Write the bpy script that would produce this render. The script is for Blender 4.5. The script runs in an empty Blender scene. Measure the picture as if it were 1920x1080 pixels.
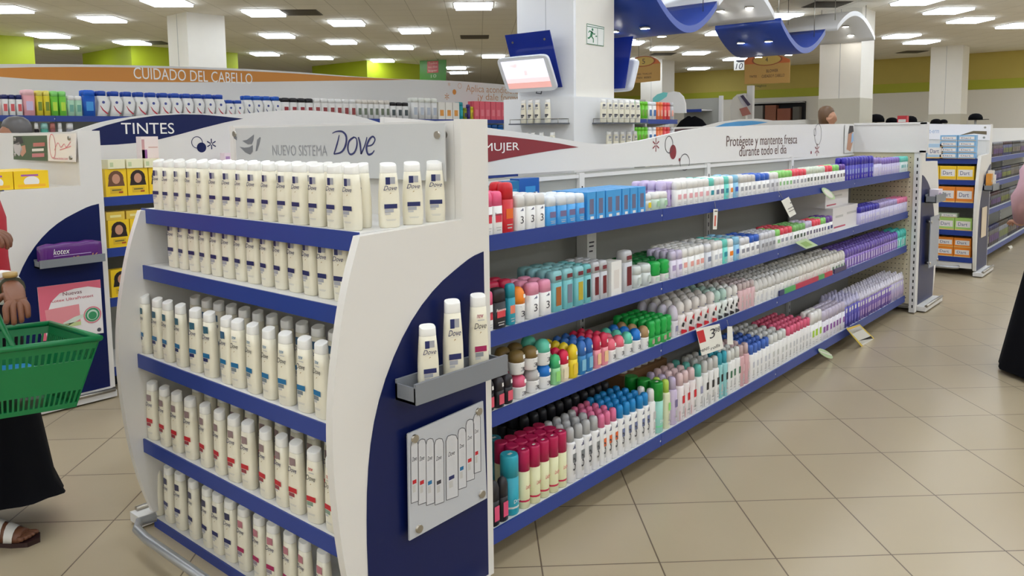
import bpy, math, random
from mathutils import Vector, Matrix
random.seed(11)
S = bpy.context.scene
COL = S.collection
R = math.radians

# ---------------------------------------------------------------- camera
# world: +X runs along the shelving away from the camera, +Y to its left, Z up
FPX, CYP, PITCH, ROLL, YAW, TIL = 1495.187, 398.527, .09765, -.0116423, .711376, -.040184
EYE = Vector((0, 0, 1.55))
_F = Vector((math.cos(YAW), math.sin(YAW), 0)); _Rr = Vector((math.sin(YAW), -math.cos(YAW), 0)); _U = Vector((0, 0, 1))
_z = _F*math.cos(PITCH) - _U*math.sin(PITCH)
_y = -(_U*math.cos(PITCH) + _F*math.sin(PITCH))
CX_ = _Rr*math.cos(ROLL) - _y*math.sin(ROLL)
CY_ = _Rr*math.sin(ROLL) + _y*math.cos(ROLL)
CZ_ = _z
cam = bpy.data.cameras.new('camera'); cam_o = bpy.data.objects.new('camera', cam); COL.objects.link(cam_o)
cam.sensor_width = 36; cam.lens = FPX*36/1920; cam.shift_y = (CYP-540)/1920; cam.clip_end = 200; cam.clip_start = .02
M = Matrix.Identity(4)
for i in range(3):
    M[i][0] = CX_[i]; M[i][1] = -CY_[i]; M[i][2] = -CZ_[i]; M[i][3] = EYE[i]
cam_o.matrix_world = M
S.camera = cam_o
# ---------------------------------------------------------------- light and exposure
w = bpy.data.worlds.new('world'); S.world = w; w.use_nodes = True
w.node_tree.nodes['Background'].inputs[0].default_value = (.9, .95, 1, 1)
w.node_tree.nodes['Background'].inputs[1].default_value = .08
S.view_settings.view_transform = 'Standard'; S.view_settings.look = 'None'
S.view_settings.gamma = 1; S.view_settings.use_curve_mapping = False
S.view_settings.exposure = 0.0
LIGHT = 11.4        # radiance of a ceiling light panel

def ray(u, v): return CX_*((u-960)/FPX) + CY_*((v-CYP)/FPX) + CZ_
def onz(u, v, z): d = ray(u, v); return EYE + d*((z-EYE.z)/d.z)
def onx(u, v, x): d = ray(u, v); return EYE + d*(x/d.x)
def ony(u, v, y): d = ray(u, v); return EYE + d*(y/d.y)
def proj(P):
    d = Vector(P)-EYE; z = d.dot(CZ_); return 960+FPX*d.dot(CX_)/z, CYP+FPX*d.dot(CY_)/z
def xat(px, y, z):
    lo, hi = .2, 40
    for _ in range(50):
        m = (lo+hi)/2
        if proj((m, y, z))[0] < px: lo = m
        else: hi = m
    return lo
def yat(px, x, z):
    lo, hi = .2, 40
    for _ in range(50):
        m = (lo+hi)/2
        if proj((x, m, z))[0] > px: lo = m
        else: hi = m
    return lo

# ---------------------------------------------------------------- materials
def lin(c): return tuple((v/12.92 if v <= .04045 else ((v+.055)/1.055)**2.4) for v in c)
_mats = {}
def mat(name, rgb, rough=.5, metal=0, emit=0, spec=.5, alpha=1, trans=0):
    if name in _mats: return _mats[name]
    m = bpy.data.materials.new(name); m.use_nodes = True
    b = m.node_tree.nodes['Principled BSDF']
    c = (*lin([x/255 for x in rgb]), 1)
    b.inputs['Base Color'].default_value = c
    b.inputs['Roughness'].default_value = rough
    b.inputs['Metallic'].default_value = metal
    b.inputs['Specular IOR Level'].default_value = spec
    b.inputs['Alpha'].default_value = alpha
    b.inputs['Transmission Weight'].default_value = trans
    if emit:
        b.inputs['Emission Color'].default_value = c
        b.inputs['Emission Strength'].default_value = emit
    _mats[name] = m
    return m
def C(r, g, b, rough=.4):
    return mat('colour_%d_%d_%d' % (r, g, b), (r, g, b), rough)
def speckle(m, amount=.08, scale=60, rough_noise=False):
    nt = m.node_tree; b = nt.nodes['Principled BSDF']
    tc = nt.nodes.new('ShaderNodeNewGeometry'); n = nt.nodes.new('ShaderNodeTexNoise')
    n.inputs['Scale'].default_value = scale; n.inputs['Detail'].default_value = 3
    nt.links.new(tc.outputs['Position'], n.inputs['Vector'])
    mx = nt.nodes.new('ShaderNodeMix'); mx.data_type = 'RGBA'
    c = b.inputs['Base Color'].default_value
    mx.inputs[6].default_value = tuple(min(1, v*(1-amount)) for v in c[:3])+(1,)
    mx.inputs[7].default_value = tuple(min(1, v*(1+amount)) for v in c[:3])+(1,)
    nt.links.new(n.outputs['Fac'], mx.inputs[0]); nt.links.new(mx.outputs[2], b.inputs['Base Color'])
    return m
WHITE = mat('white_laminate', (226, 222, 215), .35)
WHITE2 = mat('white_steel', (222, 220, 216), .4)
BLUE = mat('blue_shelf_edge', (34, 60, 140), .4)
NAVY = mat('navy_laminate', (10, 24, 78), .35, spec=.3)
GREY = mat('grey_plastic', (150, 152, 154), .45)
STEEL = mat('brushed_steel', (170, 165, 155), .3, 1)
DARKG = mat('dark_gap', (30, 30, 32), .7)
PANELG = mat('grey_back_panel', (168, 168, 160), .6)
PAINT = speckle(mat('white_paint', (236, 231, 220), .6), .02, 8)
SKIN_B = mat('brown_skin', (120, 76, 52), .5)
SKIN_L = mat('light_skin', (190, 140, 110), .5)
BLACKC = mat('black_cloth', (8, 8, 13), .9, spec=.15)
REDC = mat('red_cloth', (178, 22, 42), .7)

def grid_mat(name, base, line, pa, pb, oa, ob, width, rough, var):
    """tiles laid at the store's 43 degree angle: thin joints every pa / pb metres"""
    m = bpy.data.materials.new(name); m.use_nodes = True
    nt = m.node_tree; N = nt.nodes; L = nt.links; b = N['Principled BSDF']
    g = N.new('ShaderNodeNewGeometry')
    a = YAW-TIL
    masks = []
    ids = []
    for vec, p, o in (((math.sin(a), -math.cos(a), 0), pa, oa), ((math.cos(a), math.sin(a), 0), pb, ob)):
        d = N.new('ShaderNodeVectorMath'); d.operation = 'DOT_PRODUCT'; d.inputs[1].default_value = vec
        L.new(g.outputs['Position'], d.inputs[0])
        s = N.new('ShaderNodeMath'); s.operation = 'SUBTRACT'; s.inputs[1].default_value = o; L.new(d.outputs['Value'], s.inputs[0])
        pp = N.new('ShaderNodeMath'); pp.operation = 'PINGPONG'; pp.inputs[1].default_value = p/2; L.new(s.outputs[0], pp.inputs[0])
        lt = N.new('ShaderNodeMath'); lt.operation = 'LESS_THAN'; lt.inputs[1].default_value = width; L.new(pp.outputs[0], lt.inputs[0])
        dv = N.new('ShaderNodeMath'); dv.operation = 'DIVIDE'; dv.inputs[1].default_value = p; L.new(s.outputs[0], dv.inputs[0])
        fl = N.new('ShaderNodeMath'); fl.operation = 'FLOOR'; L.new(dv.outputs[0], fl.inputs[0])
        masks.append(lt); ids.append(fl)
    mx = N.new('ShaderNodeMath'); mx.operation = 'MAXIMUM'; L.new(masks[0].outputs[0], mx.inputs[0]); L.new(masks[1].outputs[0], mx.inputs[1])
    cb = N.new('ShaderNodeCombineXYZ'); L.new(ids[0].outputs[0], cb.inputs[0]); L.new(ids[1].outputs[0], cb.inputs[1])
    wn = N.new('ShaderNodeTexWhiteNoise'); L.new(cb.outputs[0], wn.inputs['Vector'])
    no = N.new('ShaderNodeTexNoise'); no.inputs['Scale'].default_value = 3.5; no.inputs['Detail'].default_value = 5; L.new(g.outputs['Position'], no.inputs['Vector'])
    ad = N.new('ShaderNodeMath'); ad.operation = 'MULTIPLY_ADD'; ad.inputs[1].default_value = .5; L.new(wn.outputs['Value'], ad.inputs[0]); L.new(no.outputs['Fac'], ad.inputs[2])
    c = lin([x/255 for x in base])
    m1 = N.new('ShaderNodeMix'); m1.data_type = 'RGBA'
    m1.inputs[6].default_value = tuple(v*(1-var) for v in c)+(1,); m1.inputs[7].default_value = tuple(min(1, v*(1+var)) for v in c)+(1,)
    L.new(ad.outputs[0], m1.inputs[0])
    m2 = N.new('ShaderNodeMix'); m2.data_type = 'RGBA'; m2.inputs[7].default_value = (*lin([x/255 for x in line]), 1)
    L.new(mx.outputs[0], m2.inputs[0]); L.new(m1.outputs[2], m2.inputs[6])
    L.new(m2.outputs[2], b.inputs['Base Color'])
    b.inputs['Roughness'].default_value = rough
    return m
FLOORM = grid_mat('floor_tiles', (173, 158, 130), (104, 88, 70), .4288, .4575, .2015, .4415, .0028, .28, .05)
CEILM = grid_mat('ceiling_tiles', (240, 234, 220), (205, 198, 182), .6, .6, .1, .2, .006, .8, .02)

# ---------------------------------------------------------------- mesh helpers
_tc = {}
def lettering(s, shear=0):
    k = (s, shear)
    if k not in _tc:
        c = bpy.data.curves.new('lettering', 'FONT'); c.body = s; c.shear = shear; c.resolution_u = 3
        o = bpy.data.objects.new('lettering', c); COL.objects.link(o)
        dg = bpy.context.evaluated_depsgraph_get(); dg.update()
        me = bpy.data.meshes.new_from_object(o.evaluated_get(dg))
        V = [(v.co.x, v.co.y) for v in me.vertices]; Fc = [tuple(p.vertices) for p in me.polygons]
        xs = [v[0] for v in V] or [0, 1]; ys = [v[1] for v in V] or [0, 1]
        x0, x1, y0, y1 = min(xs), max(xs), min(ys), max(ys)
        V = [((x-x0)/max(x1-x0, 1e-6), (y-y0)/max(y1-y0, 1e-6)) for x, y in V]
        _tc[k] = (V, Fc, (x1-x0)/max(y1-y0, 1e-6))
        bpy.data.objects.remove(o); bpy.data.curves.remove(c); bpy.data.meshes.remove(me)
    return _tc[k]

class MB:
    def __init__(s, m=None): s.v = []; s.f = []; s.i = []; s.ms = []; s.c = 0; s.sm = []; s.smooth = False; (s.m(m) if m else None)
    def m(s, mt):
        if mt not in s.ms: s.ms.append(mt)
        s.c = s.ms.index(mt); return s
    def face(s, idx): s.f.append(tuple(idx)); s.i.append(s.c); s.sm.append(s.smooth)
    def add(s, vs, fs):
        b = len(s.v); s.v += [tuple(p) for p in vs]
        for f in fs: s.face([b+j for j in f])
    def box(s, x0, x1, y0, y1, z0, z1):
        if x0 > x1: x0, x1 = x1, x0
        if y0 > y1: y0, y1 = y1, y0
        s.add([(x, y, z) for z in (z0, z1) for y in (y0, y1) for x in (x0, x1)],
              [(0, 2, 3, 1), (4, 5, 7, 6), (0, 1, 5, 4), (2, 6, 7, 3), (0, 4, 6, 2), (1, 3, 7, 5)]); return s
    def obox(s, o, a, b, c):
        o, a, b, c = map(Vector, (o, a, b, c))
        s.add([o+a*i+b*j+c*k for k in (0, 1) for j in (0, 1) for i in (0, 1)],
              [(0, 2, 3, 1), (4, 5, 7, 6), (0, 1, 5, 4), (2, 6, 7, 3), (0, 4, 6, 2), (1, 3, 7, 5)]); return s
    def poly(s, pts): s.add(pts, [range(len(pts))]); return s
    def prism(s, pts, off):
        off = Vector(off); n = len(pts); P = [Vector(p) for p in pts]
        s.add(P+[p+off for p in P], [tuple(reversed(range(n))), tuple(range(n, 2*n))]+[(k, (k+1) % n, n+(k+1) % n, n+k) for k in range(n)]); return s
    def loft(s, rings, cap0=True, cap1=True):
        b = len(s.v); n = len(rings[0])
        for r in rings: s.v += [tuple(p) for p in r]
        sv = s.smooth; s.smooth = True
        for k in range(len(rings)-1):
            for j in range(n): s.face((b+k*n+j, b+k*n+(j+1) % n, b+(k+1)*n+(j+1) % n, b+(k+1)*n+j))
        s.smooth = False
        if cap0: s.face([b+j for j in reversed(range(n))])
        if cap1: s.face([b+(len(rings)-1)*n+j for j in range(n)])
        s.smooth = sv; return s
    def tube(s, path, r, n=8, closed=False):
        P = [Vector(p) for p in path]; rings = []
        for k, p in enumerate(P):
            a = P[k-1] if k > 0 else (P[-1] if closed else p); b = P[k+1] if k < len(P)-1 else (P[0] if closed else p)
            t = (b-a).normalized(); u = t.cross(Vector((0, 0, 1)))
            if u.length < .05: u = t.cross(Vector((1, 0, 0)))
            u.normalize(); q = t.cross(u); rr = r[k] if isinstance(r, (list, tuple)) else r
            rings.append([p+(u*math.cos(2*math.pi*j/n)+q*math.sin(2*math.pi*j/n))*rr for j in range(n)])
        if closed: rings.append(rings[0])
        return s.loft(rings, not closed, not closed)
    def cyl(s, p0, p1, r, n=14): return s.tube([p0, p1], r, n)
    def rect(s, o, ux, uy, w, h):
        o, ux, uy = Vector(o), Vector(ux), Vector(uy)
        return s.poly([o, o+ux*w, o+ux*w+uy*h, o+uy*h])
    def text(s, t, o, ux, uy, w, h, shear=0):
        V, Fc, _ = lettering(t, shear); o, ux, uy = Vector(o), Vector(ux), Vector(uy)
        s.add([o+ux*(x*w)+uy*(y*h) for x, y in V], Fc); return s
    def disc(s, o, ux, uy, r, n=20, ry=None):
        o, ux, uy = Vector(o), Vector(ux), Vector(uy); ry = ry or r
        return s.poly([o+ux*(r*math.cos(2*math.pi*k/n))+uy*(ry*math.sin(2*math.pi*k/n)) for k in range(n)])
    def ring(s, o, ux, uy, r, t, n=24, ry=None):
        o, ux, uy = Vector(o), Vector(ux), Vector(uy); ry = ry or r
        P = [o+ux*((r-d)*math.cos(2*math.pi*k/n))+uy*((ry-d)*math.sin(2*math.pi*k/n)) for d in (0, t) for k in range(n)]
        s.add(P, [(k, (k+1) % n, n+(k+1) % n, n+k) for k in range(n)]); return s
    def stroke(s, pts, ws, ux=None, nrm=None):
        """flat ribbon through 3-D points with widths, lying in the plane with normal nrm"""
        P = [Vector(p) for p in pts]; nrm = Vector(nrm); L_, R_ = [], []
        for k, p in enumerate(P):
            t = (P[min(k+1, len(P)-1)]-P[max(k-1, 0)]).normalized(); sd = nrm.cross(t).normalized()
            w_ = ws[k] if isinstance(ws, (list, tuple)) else ws
            L_.append(p+sd*w_/2); R_.append(p-sd*w_/2)
        n = len(P); s.add(L_+R_, [(k, k+1, n+k+1, n+k) for k in range(n-1)]); return s
    def mesh(s, name):
        me = bpy.data.meshes.new(name); me.from_pydata(s.v, [], s.f)
        for mt in s.ms: me.materials.append(mt)
        me.polygons.foreach_set('material_index', s.i); me.polygons.foreach_set('use_smooth', s.sm); me.update(); return me
    def build(s, name, parent=None):
        o = bpy.data.objects.new(name, s.mesh(name)); COL.objects.link(o)
        if parent: o.parent = parent
        return o

def tag(o, label, cat, group=None):
    o['label'] = label; o['category'] = cat
    if group: o['group'] = group
    return o
def thing(name, label, cat, loc=(0, 0, 0), group=None):
    o = bpy.data.objects.new(name, None); COL.objects.link(o); o.location = loc; o.empty_display_size = .1
    return tag(o, label, cat, group)
def struct(o): o['kind'] = 'structure'; return o
def link(name, me, parent=None):
    o = bpy.data.objects.new(name, me); COL.objects.link(o)
    if parent: o.parent = parent
    return o
def copy_tree(o):
    c = o.copy(); COL.objects.link(c)
    for ch in list(o.children):
        k = ch.copy(); COL.objects.link(k); k.parent = c
        for g in list(ch.children):
            q = g.copy(); COL.objects.link(q); q.parent = k
    return c
X, Y, Z = Vector((1, 0, 0)), Vector((0, 1, 0)), Vector((0, 0, 1))
def rings(prof, e=2, n=16, slant=0):
    out = []
    for r in prof:
        z, a, b = r[:3]; ring = []
        for k in range(n):
            t = 2*math.pi*k/n; c, s_ = math.cos(t), math.sin(t)
            px = a*math.copysign(abs(c)**(2/e), c); py = b*math.copysign(abs(s_)**(2/e), s_)
            ring.append((px, py, z+(slant*py if len(r) > 3 else 0)))
        out.append(ring)
    return out

# ================================================================ the setting
ZC = 3.6
struct(MB(FLOORM).box(-9, 25.4, -12, 25, -.1, 0).build('floor'))
struct(MB(CEILM).box(-9, 25.4, -12, 25, ZC, ZC+.1).build('ceiling'))
OLIVE = speckle(mat('olive_paint', (198, 178, 92), .7), .05, 3); LIME = mat('lime_paint', (176, 190, 30), .55)
BAND = mat('lime_band_paint', (176, 178, 50), .6); CREAMW = mat('cream_wall_paint', (238, 232, 220), .7)
b = MB(CREAMW).box(24.9, 25.2, -12, 25, 0, 2.62); b.m(BAND).box(24.88, 25.2, -12, 25, 2.62, 2.88); b.m(OLIVE).box(24.9, 25.2, -12, 25, 2.88, ZC)
struct(b.build('wall_far'))
struct(MB(CREAMW).box(-9, 25, 24, 24.3, 0, ZC).build('wall_left'))
struct(MB(CREAMW).box(-9, 25, -12.3, -12, 0, ZC).build('wall_right'))
struct(MB(CREAMW).box(-9.3, -9, -12, 24, 0, ZC).build('wall_near'))
for k, (x0, x1, y0, y1) in enumerate(((1, 6.1, 17.9, 20.5), (8.03, 10.6, 17.9, 20.5), (14.1, 16.1, 17.3, 19.8))):
    struct(MB(LIME).box(x0, x1, y0, y1, 2.55, ZC-.001).build('trim_%d' % (k+1)))
BEIGEB = mat('column_dado_paint', (196, 190, 172), .6)
def column(x0, x1, y0, y1, band=0):
    b = MB(PAINT).box(x0, x1, y0, y1, band, ZC)
    if band: b.m(BEIGEB).box(x0-.004, x1+.004, y0-.004, y1+.004, 0, band)
    b.m(GREY).box(x0-.003, x0, (y0+y1)/2-.003, (y0+y1)/2+.003, band, ZC)
    return struct(b.build('column'))
column(6.3, 6.98, 4.61, 5.29); column(14.13, 14.82, 4.40, 5.09, 2.1)
column(22.2, 22.9, 4.52, 5.24, 1.93); column(6.6, 7.27, 12.64, 13.31); column(20, 20.7, 11.6, 12.3)

# ---- ceiling lights: square panels laid in the tile grid
LAMP = mat('lit_diffuser', (232, 242, 255), .5, emit=1); LAMP.node_tree.nodes['Principled BSDF'].inputs['Emission Strength'].default_value = LIGHT
_a = YAW-TIL; TA = Vector((math.sin(_a), -math.cos(_a), 0)); TB = Vector((math.cos(_a), math.sin(_a), 0))
seen = [(4.475, 14.221), (5.9, 11.87), (5.954, 14.28), (6.12, 17.2), (7.015, 19.11), (7.8, 17.3), (7.477, 11.76), (9.157, 11.77), (9.3, 14.186), (11.1, 17.5),
        (12.65, 17.4), (10.886, 14.19), (10.77, 11.73), (12.49, 14.12), (14.2, 14.146), (9.39, 8.85), (14.32, 16.9), (17.5, 17.25), (15.52, 3.415), (17.16, 3.4),
        (18.91, 5.06), (20.51, 5.05), (17.26, 9.96), (18.9, 9.97), (15.67, 9.935), (23.5, 12.3), (21.24, 9.975), (15.52, 7.59), (14.04, 5.75), (14.02, 3.53),
        (18.755, 2.86), (15.66, 14.07), (18.88, 18.5), (19.34, 11.9)]
spots = list(seen)
for yy in (-10.4, -8, -5.6, -3.2, -.8, 1.3, 3.4, 5.75, 8.9, 11.75, 14.15, 17.4, 20.5):
    for k in range(-5, 15):
        x = 1.0+1.66*k
        if x < -8 or (x > 13 and yy < -6): continue
        p = Vector((x, yy, ZC))
        inside = (p-EYE).dot(CZ_) > 0 and -90 < proj(p)[0] < 2010 and -40 < proj(p)[1] < 1100
        if not inside: spots.append((x, yy))
lroot = None
for x, y in spots:
    if lroot is None:
        lroot = thing('ceiling_light', 'square white light panel glowing in the tiled ceiling', 'ceiling light', (0, 0, 0), 'ceiling light panels')
        f = MB(WHITE2); h = .3
        for s_ in (-1, 1):
            f.obox(TA*(s_*h)+TB*(-h)+TA*(-.012)-Z*.012, TA*.024, TB*2*h, Z*.016)
            f.obox(TB*(s_*h)+TA*(-h)+TB*(-.012)-Z*.012, TB*.024, TA*2*h, Z*.016)
        f.build('frame', lroot)
        MB(LAMP).obox(-TA*.285-TB*.285-Z*.044, TA*.57, TB*.57, Z*.043).build('diffuser', lroot)  # shaped to hang below the ceiling: added glowing sides brighten the tiles around it
        o = lroot
    else: o = copy_tree(lroot)
    o.location = (x, y, ZC)
VENTM = mat('vent_metal', (96, 88, 74), .6)
vroot = None
for px, py in ((565, 23), (287, 80), (1710, 97), (890, 69), (1243, 101), (1550, 8)):
    p = onz(px, py, ZC)
    if vroot is None:
        vroot = thing('ceiling_vent', 'dull grey square air vent set in the tiled ceiling', 'vent', (0, 0, 0), 'ceiling air vents')
        MB(VENTM).obox(-TA*.3-TB*.3-Z*.006, TA*.6, TB*.6, Z*.005).build('backing', vroot)
        g = MB(VENTM)
        for k in range(7): g.obox(-TA*.28+TB*(-.27+k*.08)-Z*.016, TA*.56, TB*.05, Z*.008)
        g.build('grille', vroot); o = vroot
    else: o = copy_tree(vroot)
    o.location = p

# ================================================================ shelving builders
def stars(b, o, ux, uy, r, nrm, wd):
    o = Vector(o)
    for k in range(6):
        t = math.pi/2+k*math.pi/3; d = ux*math.cos(t)+uy*math.sin(t)
        b.stroke([o+d*r*.16, o+d*r], [wd*.7, wd], nrm=nrm)

CURVE = [(.533, 1.272), (.574, 1.163), (.605, 1.049), (.633, .905), (.648, .76), (.648, .608), (.633, .431), (.612, .286), (.58, .15), (.55, .06)]
INLAY = [(.03, 1.17), (.085, 1.16), (.145, 1.135), (.24, 1.09), (.33, 1.022), (.407, .932), (.472, .819), (.512, .704), (.534, .568), (.542, .411), (.541, .281), (.53, .06), (.03, .06)]
def smoothc(P, n=3):
    for _ in range(n):
        Q = [P[0]]
        for a, b in zip(P, P[1:]): Q += [(a[0]*.75+b[0]*.25, a[1]*.75+b[1]*.25), (a[0]*.25+b[0]*.75, a[1]*.25+b[1]*.75)]
        P = Q+[P[-1]]
    return P
def endcap(label, group, xb, y0, W, shelves, sg=1, top=1.6, rail=True):
    """a display unit closing a shelving run: two white side panels with curved fronts and blue inlays, shelves between them"""
    r = thing('end_display_unit', label, 'display unit', (0, 0, 0), group)
    P = lambda dx, y, z: (xb-sg*dx, y, z)
    prof = [(0, .05), (0, top), (.125, top), (.125, 1.283)]+smoothc(CURVE, 2)
    inl = smoothc(INLAY[:-2], 1)+INLAY[-2:]
    for ya, yo in ((y0, .03), (y0+W, -.03)):
        sp = MB(WHITE).prism([P(dx, ya, z) for dx, z in prof], (0, yo, 0)).build('side_panel', r)
        s_ = -1 if yo > 0 else 1
        MB(NAVY).prism([P(dx, ya+s_*.0002, z) for dx, z in inl], (0, s_*.0025, 0)).build('blue_inlay', sp)
    y1 = y0+W
    MB(WHITE).box(P(.10, 0, 0)[0], P(.125, 0, 0)[0], y0+.031, y1-.031, 1.27, top-.004).build('header_board', r)
    MB(WHITE2).box(P(.02, 0, 0)[0], P(.05, 0, 0)[0], y0+.031, y1-.031, .05, 1.27).build('back_panel', r)
    for k, (z, dx) in enumerate(shelves):
        over = 0 if k else .031
        d = MB(WHITE2).box(P(.052, 0, 0)[0], P(dx-.006, 0, 0)[0], y0+.031, y1-.031, z-.018, z)
        if k == 0: d.box(P(.30, 0, 0)[0], P(dx-.006, 0, 0)[0], y1-.031, y1+.006, z-.004, z)
        d = d.build('shelf', r)
        e = MB(BLUE).box(P(dx-.006, 0, 0)[0], P(dx, 0, 0)[0], y0+.031, y1-.031+over*1.2, z-.055 if k == 0 else z-.052, z+.002)
        e.build('price_rail', d)
    for ya, yt_ in ((y0-.07, y0-.07), (y1-.02, y1+.06)):
        ft = MB(WHITE2).box(P(.02, 0, 0)[0], P(.6, 0, 0)[0], ya, ya+.09, .012, .05)
        ft.m(STEEL).cyl(P(.03, yt_, .056), P(.58, yt_, .056), .012); ft.build('base_foot', r)
    if rail:
        t = MB(mat('silver_paint', (176, 178, 180), .3, .6)); q = [P(.6, y1-.16, .1), P(.66, y1-.15, .1), P(.69, y1-.2, .1), P(.70, y1-.3, .1), P(.70, y0+.3, .1), P(.69, y0+.2, .1), P(.66, y0+.15, .1), P(.6, y0+.16, .1)]
        t.tube(q, .017, 10); t.build('bumper_rail', r)
    return r
def gondola(label, group, x0, x1, yf, depth, zs, bays, zt, plinth=.09, sg=1):
    """a run of steel shelving facing -Y (sg=1)"""
    r = thing('shelving_run', label, 'shelving', (0, 0, 0), group)
    yb = yf+depth
    MB(PANELG).box(x0, x1, yb, yb+.03, .06, zt).build('back_panel', r)
    MB(DARKG).box(x0+.02, x1-.02, yf+.14, yb+.2, .0, plinth).build('plinth', r)  # dark colour carries the shade under the bottom shelf
    for xp in bays[1:-1]:
        p = MB(WHITE2).box(xp-.02, xp+.02, yb-.022, yb-.001, .1, zt)
        p.m(DARKG)
        for k in range(int((zt-.15)/.05)): p.box(xp-.004, xp+.004, yb-.0235, yb-.0225, .12+k*.05, .145+k*.05)
        p.build('slotted_post', r)
    for z in zs:
        for a, c in zip(bays, bays[1:]):
            d = MB(WHITE2).box(a+.002, c-.002, yf+.008, yb-.024, z-.02, z)
            for xx in (a+.004, c-.007): d.prism([(xx, yf+.03, z-.02), (xx, yb-.024, z-.02), (xx, yb-.024, z-.10), (xx, yb-.1, z-.09), (xx, yf+.03, z-.035)], (.003, 0, 0))
            d = d.build('shelf', r)
            MB(BLUE).box(a+.0015, c-.0015, yf, yf+.008, z-.052, z+.003).m(WHITE2).rect((c-.012, yf-.0006, z-.03), X, Z, .008, .008).build('price_rail', d)
    return r

# ---------------------------------------------------------------- middle shelving run and its near end unit
YF = 1.83; YB = 2.30
ZS = (1.203, .866, .578, .147)
BAYS = [1.945, 3.17, 4.50, 5.83, 7.22]
mid = gondola('long deodorant shelving run with white wavy header over four blue edged shelves', None, 1.945, 7.22, YF, YB-YF, ZS, BAYS, 1.36)
mid.children  # parts follow
HM = mat('header_board_white', (222, 219, 214), .45)
yh = YB-.005
top = [(1.945, 1.62), (2.2, 1.608), (2.53, 1.578), (2.9, 1.542), (3.2, 1.506), (3.42, 1.492), (3.7, 1.503), (4.0, 1.537), (4.37, 1.577), (5.2, 1.592), (6.85, 1.606), (7.22, 1.606)]
hb = MB(HM).prism([(x, yh, z) for x, z in smoothc(top, 2)]+[(7.22, yh, 1.345), (1.945, yh, 1.38)], (0, .025, 0)).build('header_board', mid)
MB(WHITE2).box(1.945, 7.22, yh-.012, yh+.03, 1.335, 1.352).build('header_rail', mid)
RED = mat('wine_red_print', (132, 30, 40), .5); BROWNP = mat('brown_print', (92, 62, 56), .5); GREYP = mat('grey_print', (70, 66, 70), .5)
yp = yh-.0015
O = lambda px, py, y=yp: ony(px, py, y)
g = MB(RED).poly([O(880, 246), O(912, 252.5), O(950, 256), O(1000, 262), O(1050, 269), O(1085, 276), O(1050, 280), O(1000, 288), O(950, 297), O(912, 304.5), O(880, 309)])
g.build('red_pennant_print', hb)
def fit_text(b, s, p0, p1, shear=0):
    """text whose box runs from p0 (bottom start) to p1 (top end) in a vertical plane"""
    d = Vector(p1)-Vector(p0); ux = Vector((d.x, d.y, 0)); wd = ux.length; ux.normalize()
    b.text(s, p0, ux, Z, wd, d.z, shear)
WPR = mat('white_print', (240, 238, 232), .5)
g = MB(WPR); fit_text(g, 'MUJER', O(908, 288.5, yp-.001), O(973.5, 267, yp-.001)); g.build('lettering', hb)
g = MB(BROWNP)
fit_text(g, 'Protégete y mantente fresca', O(1362, 281, yp), O(1495, 252, yp)); fit_text(g, 'durante todo el día', O(1386, 293.5, yp), O(1475, 271, yp))
g.m(RED); stars(g, O(1230, 271.5), X, Z, .038, -Y, .008); g.disc(O(1262, 285), X, Z, .038, ry=.042); g.disc(O(1274, 299.5), X, Z, .01)
stars(g, O(1532, 281), X, Z, .05, -Y, .01); g.disc(O(1521, 286), X, Z, .012)
g.m(GREYP); g.ring(O(1254.5, 271), X, Z, .046, .005, ry=.05); g.ring(O(1284, 304), X, Z, .06, .005, ry=.05); g.ring(O(1534, 252), X, Z, .075, .005, ry=.085); g.ring(O(1528, 248), X, Z, .03, .004)
g.build('printed_motif', hb)

END = [(1.277, .515), (1.058, .538), (.713, .578), (.37, .575), (.035, .55)]
near = endcap('white display unit with five shelves of white shampoo and a framed silver sign', None, 1.925, 1.76, 1.37, END)
# grey tray hung on its side panel
TRAY = mat('grey_tray', (128, 131, 136), .4)
def tray(par, xa, xb_, y, z, h=.07, d=.09):
    b = MB(TRAY); b.box(xa, xb_, y-d, y-.004, z, z+.008); b.box(xa, xb_, y-d-.004, y-d+.006, z, z+h); b.box(xa, xa+.006, y-d, y-.004, z, z+h*.8); b.box(xb_-.006, xb_, y-d, y-.004, z, z+h*.8); b.box(xa, xb_, y-.012, y-.004, z, z+h)
    return b.build('product_tray', par)
tray(near, 1.50, 1.90, 1.757, .778, .062)
far = endcap('white blue-inlaid display unit turned away, closing the deodorant run', None, 7.30, 1.76, 1.37, [(1.25, .515), (1.0, .538), (.713, .578), (.37, .575), (.035, .55)], sg=-1, rail=False)
# pegboard back of that unit, facing the deodorant shelves
PEG = mat('beige_pegboard', (206, 196, 166), .6); pg = MB(PEG).box(7.235, 7.255, 1.80, 3.05, .08, 1.36)
pb = pg.build('pegboard_panel', far)
g = MB(DARKG)
for j in range(18):
    for k in range(30):
        y, z = 1.83+j*.03, .13+k*.041
        g.box(7.2335, 7.2345, y-.0035, y+.0035, z-.0035, z+.0035)
g.build('peg_hole_pattern', pb)
up = MB(WHITE2).box(7.225, 7.29, 1.755, 1.80, .01, 1.37); up.m(DARKG)
for k in range(24): up.box(7.2235, 7.2245, 1.768, 1.778, .05+k*.054, .075+k*.054)
up.build('slotted_post', far)
hbd = MB(HM).box(7.225, 7.245, 1.72, 2.29, 1.375, 1.60); hbd.box(7.215, 7.25, 1.71, 2.29, 1.595, 1.612); hbd.box(7.215, 7.25, 1.70, 1.76, 1.36, 1.61); hbd.box(7.215, 7.25, 1.71, 2.29, 1.362, 1.378)
hbd.build('header_frame', far)
tray(far, 7.42, 7.75, 1.757, .93)
g = thing('product_carton', 'small white and lilac carton on the tray of the far blue panel', 'carton', (7.56, 1.70, .94))
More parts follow.
